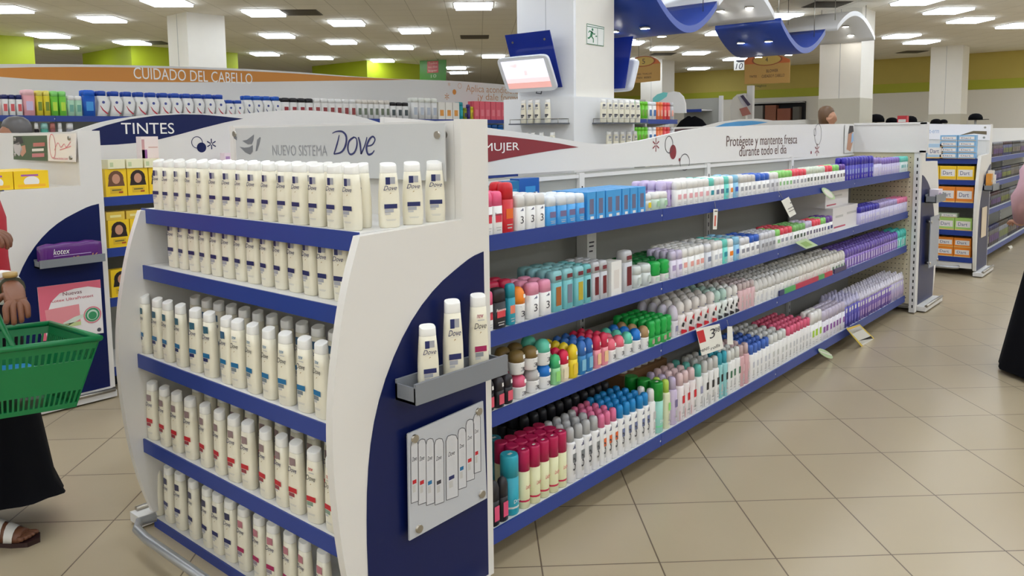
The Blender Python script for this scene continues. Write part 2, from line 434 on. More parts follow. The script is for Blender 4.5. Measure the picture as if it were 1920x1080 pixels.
MB(C(226, 216, 226)).box(-.07, .07, -.035, .035, 0, .10).build('box', g); MB(C(150, 120, 170)).rect((-.06, -.0355, .02), X, Z, .08, .05).build('label', g)
cl = thing('acrylic_poster', 'clear bare poster panel with four pegs on the far blue panel', 'poster', (0, 0, 0))
MB(mat('pale_acrylic', (150, 156, 170), .2)).box(7.50, 7.80, 1.718, 1.724, .36, .80).build('sheet', cl)
b = MB(STEEL)
for x in (7.52, 7.78):
    for z in (.40, .76): MB(STEEL).cyl((x, 1.712, z), (x, 1.756, z), .012).build('standoff', cl)
pw = MB(HM).box(6.98, 7.20, yh-.012, yh-.006, 1.36, 1.598); pw = pw.build('portrait_print')
tag(pw, 'narrow printed portrait panel at the far end of the white deodorant header', 'poster')
q = MB(SKIN_L).poly([(7.02, yh-.0135, 1.39), (7.12, yh-.0135, 1.37), (7.18, yh-.0135, 1.46), (7.15, yh-.0135, 1.56), (7.06, yh-.0135, 1.54), (7.04, yh-.0135, 1.46)]); q.m(C(40, 28, 26)).poly([(7.05, yh-.014, 1.52), (7.19, yh-.014, 1.54), (7.17, yh-.014, 1.59), (7.08, yh-.014, 1.59)])
q.m(C(150, 190, 225)).poly([(7.13, yh-.0138, 1.44), (7.19, yh-.0138, 1.46), (7.18, yh-.0138, 1.53), (7.14, yh-.0138, 1.52)]); q.build('picture', pw)

# ---------------------------------------------------------------- shelving run across the aisle with hair dye, and its end unit
lend = endcap('white display unit across the aisle with yellow cartons and a printed header sign', None, 2.0, 4.93, 1.37, END)
tray(lend, 1.60, 1.95, 4.927, .838, .045)
lg = gondola('hair dye shelving run across the aisle under a blue TINTES header', None, 2.03, 5.9, 5.0, .47, (1.198, .885, .578, .147), [2.03, 3.3, 4.6, 5.9], 1.36)
yl = 5.45; OL = lambda px, py, y=yl: ony(px, py, y)
tp = [OL(x, y) for x, y in ((120, 252), (155, 240), (200, 226), (260, 217), (330, 211.5), (400, 213.5), (455, 214), (510, 208), (560, 206), (620, 209), (670, 217), (707, 228), (740, 240))]
pts = smoothc([(p.x, p.z) for p in tp], 2)
lh = MB(HM).prism([(x, yl, z) for x, z in pts]+[(pts[-1][0], yl, 1.375), (pts[0][0], yl, 1.375)], (0, .025, 0)).build('header_board', lg)
yq = yl-.0015
curve = [(172, 244), (200, 234.5), (240, 224), (290, 217), (340, 214.2), (380, 215), (420, 218.5), (456, 222.5), (420, 230), (380, 240), (340, 251), (300, 261), (260, 267.5), (220, 271), (184, 272.5)]
g = MB(NAVY).poly([OL(x, y, yq) for x, y in curve]); g.build('blue_lens_print', lh)
g = MB(WPR); fit_text(g, 'TINTES', OL(228, 251.5, yq-.001), OL(326, 230.5, yq-.001)); g.build('lettering', lh)
g = MB(NAVY); g.ring(OL(369.5, 267, yq), X, Z, .043, .005); g.disc(OL(378, 276.5, yq), X, Z, .036); stars(g, OL(396.5, 270, yq), X, Z, .038, -Y, .009); g.build('printed_motif', lh)

# ---------------------------------------------------------------- hair care shelving further back
ho = gondola('tall hair care shelving under an orange header, behind the TINTES run', None, 1.6, 9.3, 8.1, .47, (1.77, 1.44, 1.1, .75, .4, .1), [1.6, 2.9, 4.2, 5.5, 6.8, 8.05, 9.3], 2.0)
yo = 8.55; OO = lambda px, py, y=yo: ony(px, py, y)
tp = [OO(x, y) for x, y in ((-60, 121), (0, 120), (100, 120), (200, 121.5), (320, 124), (450, 128.5), (560, 135), (640, 141.5), (720, 147), (780, 149), (850, 151.5), (930, 157), (985, 163))]
pts = smoothc([(p.x, p.z) for p in tp], 2)
oh = MB(HM).prism([(x, yo, z) for x, z in pts]+[(pts[-1][0], yo, 1.9), (pts[0][0], yo, 1.9)], (0, .025, 0)).build('header_board', ho)
yr = yo-.0015
ORANGE = mat('orange_print', (206, 134, 50), .5)
g = MB(ORANGE).poly([OO(x, y, yr) for x, y in ((-40, 136), (0, 127.5), (60, 126), (150, 125.5), (250, 126.5), (350, 129), (450, 132.5), (550, 137.5), (650, 144), (770, 149.5), (650, 151), (550, 152.5), (450, 153.8), (350, 154), (250, 153.5), (150, 151.8), (60, 148.5), (0, 144), (-40, 141))]); g.build('orange_lens_print', oh)
g = MB(WPR); fit_text(g, 'CUIDADO DEL CABELLO', OO(251, 147.5, yr-.001), OO(473, 138, yr-.001)); g.build('lettering', oh)
g = MB(mat('tan_print', (196, 150, 110), .5)); fit_text(g, 'Aplica acondicionador', OO(874, 176, yr), OO(990, 165, yr)); fit_text(g, '¡y dale forma!', OO(896, 191, yr), OO(976, 178, yr))
g.m(ORANGE); g.disc(OO(852, 172.5, yr), X, Z, .04); stars(g, OO(838, 181, yr), X, Z, .05, -Y, .012); stars(g, OO(842, 158, yr), X, Z, .03, -Y, .006); g.ring(OO(862, 161, yr), X, Z, .04, .005); g.build('printed_motif', oh)

# ---------------------------------------------------------------- toothpaste unit beyond the cross aisle
TPE = [(1.24, .515), (1.015, .538), (.775, .56), (.48, .575), (.195, .57)]
tpu = endcap('white display unit of toothpaste cartons beyond the cross aisle', None, 10.02, 1.72, 1.37, TPE)
MB(WHITE2).box(9.46, 9.5, 1.76, 3.05, .08, .14).build('base_beam', tpu)
tray(tpu, 9.62, 9.95, 1.717, .90)
tg = gondola('shelving run of dark goods behind the toothpaste unit', None, 10.05, 16, 1.80, .47, (1.22, .93, .62, .15), [10.05, 11.4, 12.7, 14, 16], 1.36)
MB(HM).box(10.05, 16, 2.26, 2.29, 1.36, 1.56).build('header_board', tg)

# ================================================================ products
def at_z(prof, z):
    for a, c in zip(prof, prof[1:]):
        if a[0] <= z <= c[0]:
            t = (z-a[0])/max(c[0]-a[0], 1e-9); return [a[i]+(c[i]-a[i])*t for i in (1, 2)]
    return prof[-1][1:3]
def decals(b, prof, items):
    """flat prints on the front (-Y) of a lofted product: ('r', z0, z1, half-width share, colour, u0) or ('t', text, z0, z1, half-width share, colour, shear)"""
    for it in items:
        if it[0] == 'r':
            _, z0, z1, s_, col, u0 = it; a, d = at_z(prof, (z0+z1)/2); d = max(at_z(prof, z0)[1], at_z(prof, z1)[1])
            b.m(col); y = -d-.0004
            b.poly([(-a*s_+u0*a, y, z0), (a*s_+u0*a, y, z0), (a*s_+u0*a, y, z1), (-a*s_+u0*a, y, z1)])
        elif it[0] == 't':
            _, t, z0, z1, s_, col, sh = it; a, d = at_z(prof, (z0+z1)/2); d = max(at_z(prof, z0)[1], at_z(prof, z1)[1])
            b.m(col); b.text(t, (-a*s_, -d-.0007, z0), X, Z, 2*a*s_, z1-z0, sh)
        else:
            _, pts, col = it; b.m(col); zz = [p[1] for p in pts]; d = max(at_z(prof, z)[1] for z in zz)
            a = at_z(prof, sum(zz)/len(zz))[0]; b.poly([(p[0]*a, -d-.0007, p[1]) for p in pts])
_pc = {}
INK = C(60, 58, 66); GOLD = C(170, 140, 80); NAVYI = C(32, 40, 96)
CREAM = mat('cream_plastic', (240, 233, 210), .3); CAPW = mat('white_cap_plastic', (246, 244, 238), .25)
SILV = C(170, 170, 176); LTGREY = C(196, 194, 190)
def shampoo(h, band, second, emblem=NAVYI, kind='n', full=False):
    k = ('shampoo', h, full, band.name, second.name, emblem.name, kind)
    if k in _pc: return _pc[k]
    f = h/.235
    prof = [(0, .0285, .0165), (.004*f, .031, .0185), (.05*f, .0325, .0195), (.11*f, .0315, .019), (.16*f, .0285, .0175), (.197*f, .0255, .0165)]
    if full: prof = prof[:3]+[(.17*f, .031, .0185), (.194*f, .029, .0175), (.197*f, .0275, .0165)]
    b = MB(CREAM).loft(rings(prof, 2.8, 18))
    c = MB(CAPW); cp = [(.1972*f, .0252, .0163), (.1985*f, .0256, .0166), (.226*f, .0246, .0158, 1), (.2285*f, .0236, .015, 1)]
    c.loft(rings(cp, 2.8, 18, .35))
    l = MB(INK)
    it = [('r', .156*f, .182*f, .25, emblem, -.24), ('r', .158*f, .182*f, .30, SILV if emblem == NAVYI else emblem, .26), ('r', .164*f, .172*f, .16, emblem, .2)] if kind == 'n' else [('t', 'new', .166*f, .176*f, .4, band, .3), ('r', .158*f, .161*f, .4, LTGREY, .1)]
    it += [('t', 'Dove', .1355*f, .152*f, .7, NAVYI if kind == 'n' else INK, .35), ('r', .132*f, .1327*f, .5, LTGREY, 0), ('p', [(-.1, .121*f), (.12, .126*f), (0, .127*f)], GOLD)]
    it += [('r', .070*f, .086*f, .62, band, 0), ('r', .077*f, .079*f, .4, CREAM, -.1), ('r', .056*f, .0685*f, .42, second, -.16), ('r', .048*f, .0545*f, .26, LTGREY, -.3)]
    it += [('r', z*f, (z+.0012)*f, wd, LTGREY, 0) for z, wd in ((.030, .5), (.0265, .42))]
    decals(l, prof, it)
    _pc[k] = ((b.mesh('bottle_body'), c.mesh('cap'), l.mesh('label')), h); return _pc[k]
def place(pr, name, label, cat, group, loc, rz=0, full=True):
    (body, cap, lab), h = pr
    o = link(name, body); tag(o, label, cat, group); o.location = loc; o.rotation_euler = (0, 0, rz)
    if cap: link('cap', cap, o)
    if lab and full: link('label', lab, o)
    return o
FRONT = -math.pi/2            # turned so that the label faces -X
RB, BB, NB, PB = C(196, 30, 44), C(20, 110, 160), NAVYI, C(170, 30, 90)
def bottle(pr, loc, label, group, rz=FRONT): return place(pr, 'shampoo_bottle', label, 'shampoo bottle', group, loc, rz+random.uniform(-.12, .12))
# top shelf of the near unit
p1 = shampoo(.195, NB, SILV); EX = 1.925
for row, (xx, n, y0, y1) in enumerate(((1.452, 15, 1.865, 3.055), (1.515, 14, 1.90, 3.02))):
    for k in range(n):
        bottle(p1, (xx+random.uniform(-.004, .004), y0+(y1-y0)*k/(n-1), 1.277), ('white navy-banded shampoo bottle in the front row on the top shelf below the silver sign' if row == 0 else 'white navy-banded shampoo bottle in the second row on the top shelf below the silver sign'), 'shampoo bottles on the top shelf, row %d' % (row+1))
for k, (px, t) in enumerate(((738, 'closest to the long front row'), (783, 'between the two other side bottles'), (825, 'closest to the tall white post'))):
    x = (1.56, 1.655, 1.75)[k]
    bottle(p1, (x, 1.83, 1.277), 'white shampoo bottle facing the aisle on the top shelf, ' + t, 'shampoo bottles turned to the aisle on the top shelf', rz=-.5)
p2 = shampoo(.212, NB, SILV, full=True)
for k in range(15): bottle(p2, (1.455, 1.845+.08*k, 1.058), 'white shampoo bottle with navy band on the low second shelf, its cap hidden', 'shampoo bottles on the second shelf')
p3a, p3b, p3c = shampoo(.235, BB, NB, C(50, 100, 120)), shampoo(.235, BB, GREY, C(60, 100, 130)), shampoo(.235, BB, C(120, 130, 136), kind='w')
ys = [yat(px, 1.385, .713) for px in (277, 301, 320, 344, 372, 398, 430, 451, 479, 509, 540, 576, 607)]
for k, y in enumerate(ys):
    pr = (p3a, p3b, p3c)[0 if k < 6 else 1 if k == 6 else 2]
    lb = 'white shampoo bottle with teal emblem and blue band on the middle shelf' if k < 6 else 'white shampoo bottle with grey emblem on the middle shelf, between emblem and script bottles' if k == 6 else 'white shampoo bottle with blue script and blue band on the middle shelf'
    bottle(pr, (1.385, y, .713), lb, 'shampoo bottles at the front of the middle shelf, %s' % ('teal emblem' if k < 6 else 'single' if k == 6 else 'blue script'))
for k in range(13): bottle(p3b, (1.50, 1.86+.088*k, .713), 'white shampoo bottle standing deep behind the front row on the middle shelf', 'shampoo bottles at the back of the middle shelf')
p4, p4b = shampoo(.235, RB, C(150, 60, 70), C(150, 126, 126)), shampoo(.235, RB, C(130, 150, 130), kind='w')
ys = [yat(px, 1.385, .37) for px in (291, 314, 337, 362, 390, 417, 444, 470, 503, 533, 560, 594, 628)]
for k, y in enumerate(ys):
    bottle(p4 if k < 11 else p4b, (1.385, y, .37), 'white shampoo bottle with grey emblem and red band on the fourth shelf' if k < 11 else 'white shampoo bottle with red script and red band on the fourth shelf', 'red-banded shampoo bottles, ' + ('emblem' if k < 11 else 'script'))
for k in range(12): bottle(p4, (1.49, 1.87+.095*k, .37), 'white red-banded shampoo bottle in the back row of the fourth shelf', 'back row of the fourth shelf')
p5, p5b = shampoo(.235, NB, SILV, C(60, 60, 90)), shampoo(.235, PB, C(150, 140, 150), C(190, 120, 130))
ys = [yat(px, 1.41, .035) for px in (299, 322, 343, 368, 394, 414, 437, 462, 491, 517, 548, 576, 611)]
for k, y in enumerate(ys):
    bottle(p5 if k < 7 else p5b, (1.41, y, .035), 'white shampoo bottle with navy band on the lowest shelf by the bumper rail' if k < 7 else 'white shampoo bottle with crimson band on the lowest shelf by the bumper rail', 'lowest shelf bottles, ' + ('navy' if k < 7 else 'crimson'))
# three on the side tray
for px, h, pr, t in ((801, .205, shampoo(.205, NB, SILV), 'small white shampoo bottle on the grey side tray'), (848, .265, shampoo(.265, NB, SILV), 'tall navy-banded shampoo bottle in the middle of the grey side tray'), (896, .265, shampoo(.265, PB, GREY, kind='w'), 'tall crimson-banded shampoo bottle on the grey side tray')):
    x = xat(px, 1.715, .9)
    place(pr, 'shampoo_bottle', t, 'shampoo bottle', None, (x, 1.712, .7865), -.45)

# ---- silver header sign with the brand script
sx = 1.768; OX = lambda px, py, x=sx: onx(px, py, x)
sg = thing('acrylic_sign', 'silver acrylic sign with script lettering on the header of the shampoo display', 'sign')
SILVER = mat('silver_acrylic', (198, 198, 196), .22)
MB(SILVER).box(sx, sx+.005, 1.80, 3.03, 1.405, 1.588).build('panel', sg)
sp = sx-.001; OS = lambda px, py: onx(px, py, sp)
g = MB(mat('grey_print_light', (150, 150, 152), .4)); fit_text(g, 'NUEVO SISTEMA', OS(511, 291.5), OS(613, 272)); fit_text(g, 'U', OS(805, 325), OS(812, 313)); g.build('lettering', sg)
g = MB(NAVYI)
def pen(b, pts, ws, f, nrm):
    P = [Vector(f(*p)) for p in pts]
    Q, Wd = [], []
    for k in range(len(P)-1):     # Catmull-Rom through the pen points
        p0, p1, p2, p3 = P[max(k-1, 0)], P[k], P[k+1], P[min(k+2, len(P)-1)]
        for j in range(6):
            t = j/6; Q.append(.5*((2*p1)+(p2-p0)*t+(2*p0-5*p1+4*p2-p3)*t*t+(3*p1-p0-3*p2+p3)*t**3)); Wd.append(ws[k]+(ws[k+1]-ws[k])*t)
    Q.append(P[-1]); Wd.append(ws[-1]); b.stroke(Q, Wd, nrm=nrm)
pen(g, [(636, 253), (632, 270), (626, 289)], [.004, .008, .006], OS, -X)
pen(g, [(623, 250), (631, 246.5), (642, 247), (649, 256), (648, 272), (640, 285), (626, 289)], [.003, .005, .007, .01, .01, .007, .004], OS, -X)
pen(g, [(664, 257), (655, 264), (652, 278), (656, 289), (664, 286), (669, 273), (668, 260), (662, 257)], [.006, .008, .009, .007, .007, .008, .006, .004], OS, -X)
pen(g, [(672, 257), (675, 270), (677, 289)], [.007, .009, .008], OS, -X); pen(g, [(677, 289), (684, 272), (688, 257)], [.006, .006, .004], OS, -X)
pen(g, [(689, 274), (698, 271), (703, 262), (699, 256), (692, 262), (687, 277), (690, 289), (697, 288), (702, 282)], [.004, .005, .006, .006, .008, .01, .008, .006, .004], OS, -X)
g.build('script_lettering', sg)
g = MB(mat('grey_emblem', (118, 120, 124), .4))
g.poly([OS(*p) for p in ((437, 254), (441, 253), (444, 258), (444, 263), (439, 260))])
g.poly([OS(*p) for p in ((454, 264), (463, 262), (470, 257), (476, 252), (475, 262), (472, 270), (465, 271))])
g.poly([OS(*p) for p in ((449, 275), (458, 277), (467, 276), (474, 272), (474, 284), (469, 290), (460, 286))])
g.poly([OS(*p) for p in ((482, 262), (487, 257), (489, 258), (486, 270), (482, 283), (479, 284))])
g.build('bird_emblem', sg)
for py, px in ((253, 820), (251, 440)):
    p = OS(px, py); MB(STEEL).cyl((sx-.006, p.y, p.z), (1.80, p.y, p.z), .012).build('standoff', sg)

# ---- framed bottle poster on the blue side panel
yy = 1.732
po = thing('acrylic_poster', 'silver poster of outlined bottles pegged to the near blue side panel', 'poster')
c4 = [ony(*p, yy) for p in ((765, 814), (906, 752), (913, 934), (768, 1014))]
MB(mat('poster_sheet', (190, 192, 196), .3)).prism(c4, (0, .006, 0)).build('sheet', po)
yz = yy-.0008; OP = lambda px, py: ony(px, py, yz)
LINE = C(104, 104, 108); BOT = C(206, 206, 208)
pics = [(777, 826, 944, 14), (791, 823, 947, 15), (806, 822, 948, 15), (823, 822, 947, 17), (847, 815, 938, 22), (866, 802, 918, 15), (881, 786, 903, 15), (894, 775, 888, 13)]
g = MB(BOT)
cols = [RB, RB, BB, INK, NAVYI, BB, RB, RB]
pb_ = g
for k, (cx, ty, by, wd) in enumerate(pics):
    x0, x1 = cx-wd/2, cx+wd/2
    P = [OP(x0+1, by), OP(x1+1, by-wd*.35), OP(x1, ty+9), OP(x1-wd*.15, ty+1), OP(cx, ty), OP(x0+wd*.15, ty+3), OP(x0, ty+12)]
    P = [p+Vector((0, -.00005*k, 0)) for p in P]
    g.m(BOT).poly(P); g.m(LINE)
    for a, c in zip(P, P[1:]+P[:1]): g.stroke([a-Y*.0003, c-Y*.0003], .0025, nrm=-Y)
    q = OP(cx-wd*.25, by-(by-ty)*.30); g.m(cols[k]).rect(q-Y*.0006, X, Z, wd*.0011, .012); g.m(LTGREY).rect(q-Z*.026-Y*.0006, X, Z, wd*.0008, .022)
    q = OP(cx-wd*.3, by-(by-ty)*.66); g.m(INK).text('Dove', q-Y*.0006, X, Z, wd*.0013, .014, .35)
g.build('bottle_picture', po)
for px, py in ((777, 822), (897, 771), (785, 991), (903, 926)):
    p = OP(px, py); MB(STEEL).cyl((p.x, yy-.008, p.z), (p.x, 1.757, p.z), .0125).build('standoff', po)

# ================================================================ deodorants on the middle run
def generic(kind, h, wd, body, cap, band, txt=None):
    k = (kind, h, wd, body.name, cap.name if cap else '', band.name if band else '', txt)
    if k in _pc: return _pc[k]
    a = wd*.47; d = a*.72
    cb = MB(cap or body); lb = MB(INK)
    if kind == 'stick':
        e = 3.6; zc = h*.66
        prof = [(0, a*.93, d*.93), (.003, a, d), (zc, a, d)]
        cp = [(zc, a*.97, d*.97), (h*.88, a*.97, d*.95), (h*.955, a*.9, d*.86), (h*.99, a*.72, d*.66), (h, a*.4, d*.36)]
        it = [('r', zc*.42, zc*.72, .62, band, 0)]
    elif kind == 'gel':
        e = 4; zc = h*.72
        prof = [(0, a*.95, d*.95), (.003, a, d), (zc, a, d)]
        cp = [(zc, a, d), (h*.93, a*.98, d*.96), (h*.985, a*.85, d*.8), (h, a*.6, d*.5)]
        it = [('r', zc*.2, zc*.85, .5, band, 0), ('r', h*.78, h*.88, .55, C(120, 40, 50), 0)]
    elif kind == 'roll':
        d = a*.95; e = 2; zc = h*.52
        prof = [(0, a*.86, d*.86), (.004, a*.9, d*.9), (zc*.9, a, d), (zc, a*.98, d*.98)]
        cp = [(zc, a*.97, d*.97), (h*.7, a, d), (h*.84, a*.9, d*.9), (h*.93, a*.7, d*.7), (h*.982, a*.42, d*.42), (h, a*.15, d*.15)]
        it = [('r', zc*.35, zc*.7, .4, band, .1)]
    elif kind == 'swoosh':
        e = 2.4; d = a*.85; zc = h*.60
        prof = [(0, a*.95, d*.95), (.004, a, d), (zc*.5, a*.84, d*.84), (zc*.85, a*.98, d*.98), (zc, a*.8, d*.8)]
        cp = [(zc, a*.68, d*.78), (h*.86, a*.7, d*.8), (h*.94, a*.58, d*.66), (h*.985, a*.35, d*.4), (h, a*.12, d*.14)]
        it = [('p', [(-.8, 0.004), (.8, .004), (.8, zc*.16), (-.8, zc*.3)], band), ('p', [(.15, zc*.7), (.8, zc*.9), (.8, zc*.55)], band), ('p', [(-.6, zc*.42), (.1, zc*.34), (.3, zc*.55), (-.2, zc*.62)], BLK), ('r', h*.66, h*.69, .3, C(60, 70, 120), 0)]
    elif kind == 'slim':
        e = 2.6; d = a*.8; zc = h*.56
        prof = [(0, a*.9, d*.9), (.004, a, d), (zc*.7, a*.97, d*.97), (zc, a, d)]
        cp = [(zc, a*1.0, d*1.0), (h*.82, a, d), (h*.94, a*.75, d*.75), (h, a*.25, d*.25)]
        it = [('r', zc*.2, zc*.8, .6, band, 0), ('r', zc*.55, zc*.75, .62, C(30, 60, 130), 0)]
    elif kind == 'wavy':
        e = 3; d = a*.85; zc = h*.35
        prof = [(0, a*.9, d*.9), (zc*.8, a*.92, d*.92), (zc, a*.9, d*.9)]
        cp = [(zc, a*.95, d*.95), (h*.5, a*.86, d*.86), (h*.62, a, d), (h*.74, a*.88, d*.88), (h*.88, a, d), (h*.97, a*.8, d*.75), (h, a*.3, d*.3)]
        it = [('r', zc*.3, zc*.8, .5, band, 0)]
    elif kind == 'can':
        d = a; e = 2; zc = h*.74
        prof = [(0, a*.95, d*.95), (.004, a, d), (zc*.95, a, d), (zc, a*.84, d*.84)]
        cp = [(zc, a*.76, d*.76), (h*.94, a*.74, d*.74), (h*.985, a*.6, d*.6), (h, a*.3, d*.3)]
        it = [('r', zc*.5, zc*.72, .42, band, .1), ('r', zc*.2, zc*.42, .25, LTGREY, .1)]
    elif kind == 'bodycan':
        d = a; e = 2; zc = h*.64
        prof = [(0, a*.95, d*.95), (.004, a, d), (zc, a, d)]
        cp = [(zc, a*1.01, d*1.01), (h*.97, a*1.0, d*1.0), (h, a*.92, d*.92)]
        it = [('t', 'Lady', zc*.5, zc*.64, .55, band, .3)] if body.name == CANC.name else [('t', 'Dry', zc*.3, zc*.42, .5, W_, 0)]; lb.m(CAPW).rect((-a*.3, -d*.3, h+.0006), X, Y, a*.6, d*.35); lb.m(band).loft(rings([(zc*.18, a*1.012, d*1.012), (zc*.23, a*1.012, d*1.012)], 2, 12), False, False)
    elif kind == 'jar':
        d = a; e = 2; zc = h*.62
        prof = [(0, a*.8, d*.8), (zc*.5, a, d), (zc, a*.97, d*.97)]
        cp = [(zc, a*.99, d*.99), (h*.9, a*.97, d*.97), (h, a*.8, d*.8)]
        it = [('r', zc*.3, zc*.8, .4, band, 0)]
    elif kind == 'swirl':
        e = 3; d = a*.8; zc = h*.7
        prof = [(0, a, d), (zc*.5, a, d), (zc, a*.92, d*.92)]
        cp = [(zc, a*.95, d*.9), (h*.82, a*.9, d*.9), (h*.88, a*.55, d*.55), (h*.95, a*.5, d*.5), (h, a*.2, d*.2)]
        it = [('r', zc*.72, zc*.92, .6, CAPW, 0), ('r', zc*.2, zc*.5, .6, band, 0)]
    elif kind == 'carton':
        e = 30; zc = h*.999; d = wd*.36
        prof = [(0, a, d), (zc, a, d)]; cp = None
        it = [('r', h*.2, h*.75, .5, band, 0), ('r', h*.02, h*.12, .4, CAPW, .1)]
    if txt == '3': it = [('t', '3', zc*.3, zc*.62, .34, INK, 0)]+[q for q in it if kind == 'can']
    elif txt:
        it = [('t', txt, zc*.66 if kind != 'carton' else h*.6, zc*.66+h*.07 if kind != 'carton' else h*.72, .72, INK if txt != 'Rexona' or body.name != 'colour_24_22_28' else CAPW, .15)]+it
    if kind in ('slim', 'roll') and h < .145: it += [('s', h*.74, CAPW)]
    if kind in ('stick', 'roll', 'can') and txt != '3':
        it += [('r', zc*.12, zc*.16, .4, LTGREY, 0), ('r', zc*.22, zc*.25, .5, LTGREY, 0)]
    b = MB(body)
    if kind == 'carton': b.box(-a, a, -d, d, 0, h)
    else: b.loft(rings(prof, e, 12))
    if cp: cb.loft(rings(cp, e, 12))
    for q in [q for q in it if q[0] == 's']: dd_ = at_z(cp, q[1])[1]; lb.m(q[2]).poly([(a*.1, -dd_*1.0-.0012, q[1]-.007), (a*.55, -dd_*.9-.0012, q[1]-.006), (a*.55, -dd_*.84-.0012, q[1]+.007), (a*.1, -dd_*.94-.0012, q[1]+.007)])
    decals(lb, prof, [q for q in it if q[0] != 's'])
    if band in (RDD, BLK) and kind == 'can':
        lb.m(band); a_, d_ = a, prof[1][2]
        lb.poly([(-a_*.75, -d_*.72, zc*.3), (a_*.75, -d_*.72, zc*.12), (a_*.75, -d_*.72, zc*.02), (-a_*.75, -d_*.72, zc*.03)]); lb.poly([(a_*.2, -d_*1.02, zc*.8), (a_*.6, -d_*.85, zc*.95), (a_*.6, -d_*.85, zc*.6)])
    if txt == '3':
        lb.m(NAVYI); a_, d_ = a, prof[1][2]
        for j in range(3): lb.poly([(a_*(-.3+.22*j), -d_-.0008, zc*.84), (a_*(-.14+.22*j), -d_-.0008, zc*.84), (a_*(-.2+.22*j), -d_-.0008, zc*(.88+.04*j)), (a_*(-.34+.22*j), -d_-.0008, zc*(.86+.04*j))])
    whole = MB(body); whole.v = list(b.v); whole.f = list(b.f); whole.i = list(b.i); whole.sm = list(b.sm); whole.ms = list(b.ms)
    if cp:
        whole.m(cap); n = len(whole.v); whole.v += cb.v; whole.f += [tuple(j+n for j in f) for f in cb.f]; whole.i += [whole.c]*len(cb.f); whole.sm += cb.sm
    _pc[k] = ((b.mesh(kind+'_body'), cb.mesh('cap') if cp else None, lb.mesh('label')), h, whole.mesh(kind+'_whole'), 2*d); return _pc[k]
NAMES2 = {'stick': ('second_shelf_stick', 'deodorant stick')}  # deodorant sticks too, those of the second shelf only named apart
NAMES = {'stick': ('deodorant_stick', 'deodorant stick'), 'gel': ('gel_deodorant', 'gel deodorant'), 'roll': ('roll_on_deodorant', 'roll-on deodorant'), 'slim': ('slim_roll_on', 'slim roll-on'), 'swoosh': ('roll_on_deodorant', 'roll-on deodorant'),
         'wavy': ('wavy_deodorant', 'wavy deodorant'), 'can': ('spray_can', 'spray can'), 'bodycan': ('body_spray_can', 'body spray can'), 'jar': ('cream_jar', 'cream jar'), 'swirl': ('twist_cap_deodorant', 'twist-cap deodorant'), 'carton': ('deodorant_carton', 'deodorant carton')}
W_ = C(238, 236, 232); PK = C(242, 96, 140); RDD = C(206, 26, 40); BLK = C(24, 22, 28); TEAL = C(36, 150, 168); AQUA = C(112, 184, 186); AQ2 = C(96, 150, 156); ORG = C(250, 140, 30); LPK = C(232, 150, 178)
SKY = C(70, 160, 224); LIL = C(196, 176, 216); LAV = C(150, 130, 200); IND = C(58, 48, 170); LIMEC = C(150, 220, 120); COR = C(244, 86, 104); GRN = C(20, 170, 70); DGR = C(12, 110, 50); TURQ = C(110, 214, 200)
BLU = C(50, 100, 200); SIL = C(190, 190, 192); CRM = C(190, 24, 84); CANC = C(222, 220, 176); YEL = C(240, 212, 40); GLD = C(128, 104, 56); MINT = C(100, 206, 176); BLU2 = C(36, 104, 190); MAR = C(110, 24, 34); PNK2 = C(222, 184, 186); CLR = C(214, 220, 216)
PURP = C(112, 70, 160); LGN = C(170, 210, 40); BRI = C(20, 120, 210); PSE = C(236, 200, 214)
def seg(shelf, p0, p1, desc, kind, h, pitch, rows, body, cap, band, txt=None, y0=0, zoff=0, dd=None):
    z = ZS[shelf]+zoff; yf = YF+.014+y0
    xa, xb = xat(p0, yf, z), xat(p1, yf, z); n = max(1, round((xb-xa)/pitch)); st = (xb-xa)/n
    pr = generic(kind, h, min(st*.97, pitch*1.05), body, cap, band, txt); dep = dd or pr[3]*1.06
    nm, cat = (NAMES2 if shelf == 1 and kind in NAMES2 else NAMES)[kind]; sh = ('top', 'second', 'third', 'lowest')[shelf]
    for r in range(rows):
        yy = yf+pr[3]/2+r*dep
        if yy+pr[3]/2 > YB-.03: break
        for k in range(n):
            loc = (xa+st*(k+.5)+random.uniform(-.002, .002), yy+random.uniform(-.003, .003), z+.0005); rz = random.uniform(-.05, .05) if kind != 'carton' else random.uniform(-.02, .02)
            if r == 0: place(pr[:2], nm, desc+', %s shelf front row' % sh, cat, (desc+', '+sh+' shelf front') if n > 1 else None, loc, rz)
            else:
                o = link(nm, pr[2]); tag(o, desc+', %s shelf behind the front row' % sh, cat, desc+', '+sh+' shelf rear'); o.location = loc; o.rotation_euler = (0, 0, rz)
T = 0
seg(T, 906, 946, 'pink-capped white stick with red flowers', 'stick', .150, .062, 3, W_, PK, C(220, 60, 80), 'Rexona')
seg(T, 946, 968, 'all red patterned stick', 'stick', .178, .066, 2, RDD, RDD, C(236, 110, 40))
seg(T, 970, 1026, 'white stick with a large three', 'stick', .128, .062, 4, W_, C(222, 220, 216), C(226, 224, 226), '3')
seg(T, 1027, 1101, 'blue carton under a white film edge', 'stick', .112, .062, 4, SKY, C(226, 232, 238), C(120, 110, 150))
seg(T, 1102, 1210, 'plain sky-blue carton with leaf print', 'carton', .112, .060, 4, SKY, None, C(110, 110, 140))
seg(T, 1211, 1227, 'cream jar with yellow flower', 'jar', .075, .058, 1, CLR, W_, YEL)
seg(T, 1228, 1256, 'pale green jar', 'jar', .078, .060, 1, C(206, 226, 208), W_, C(170, 210, 170))
seg(T, 1240, 1268, 'lilac-capped stick', 'stick', .118, .058, 4, LIL, C(206, 190, 226), PURP, None, y0=.03)
seg(T, 1268, 1331, 'white stick with blush-pink label', 'stick', .118, .058, 4, W_, W_, C(240, 180, 186))
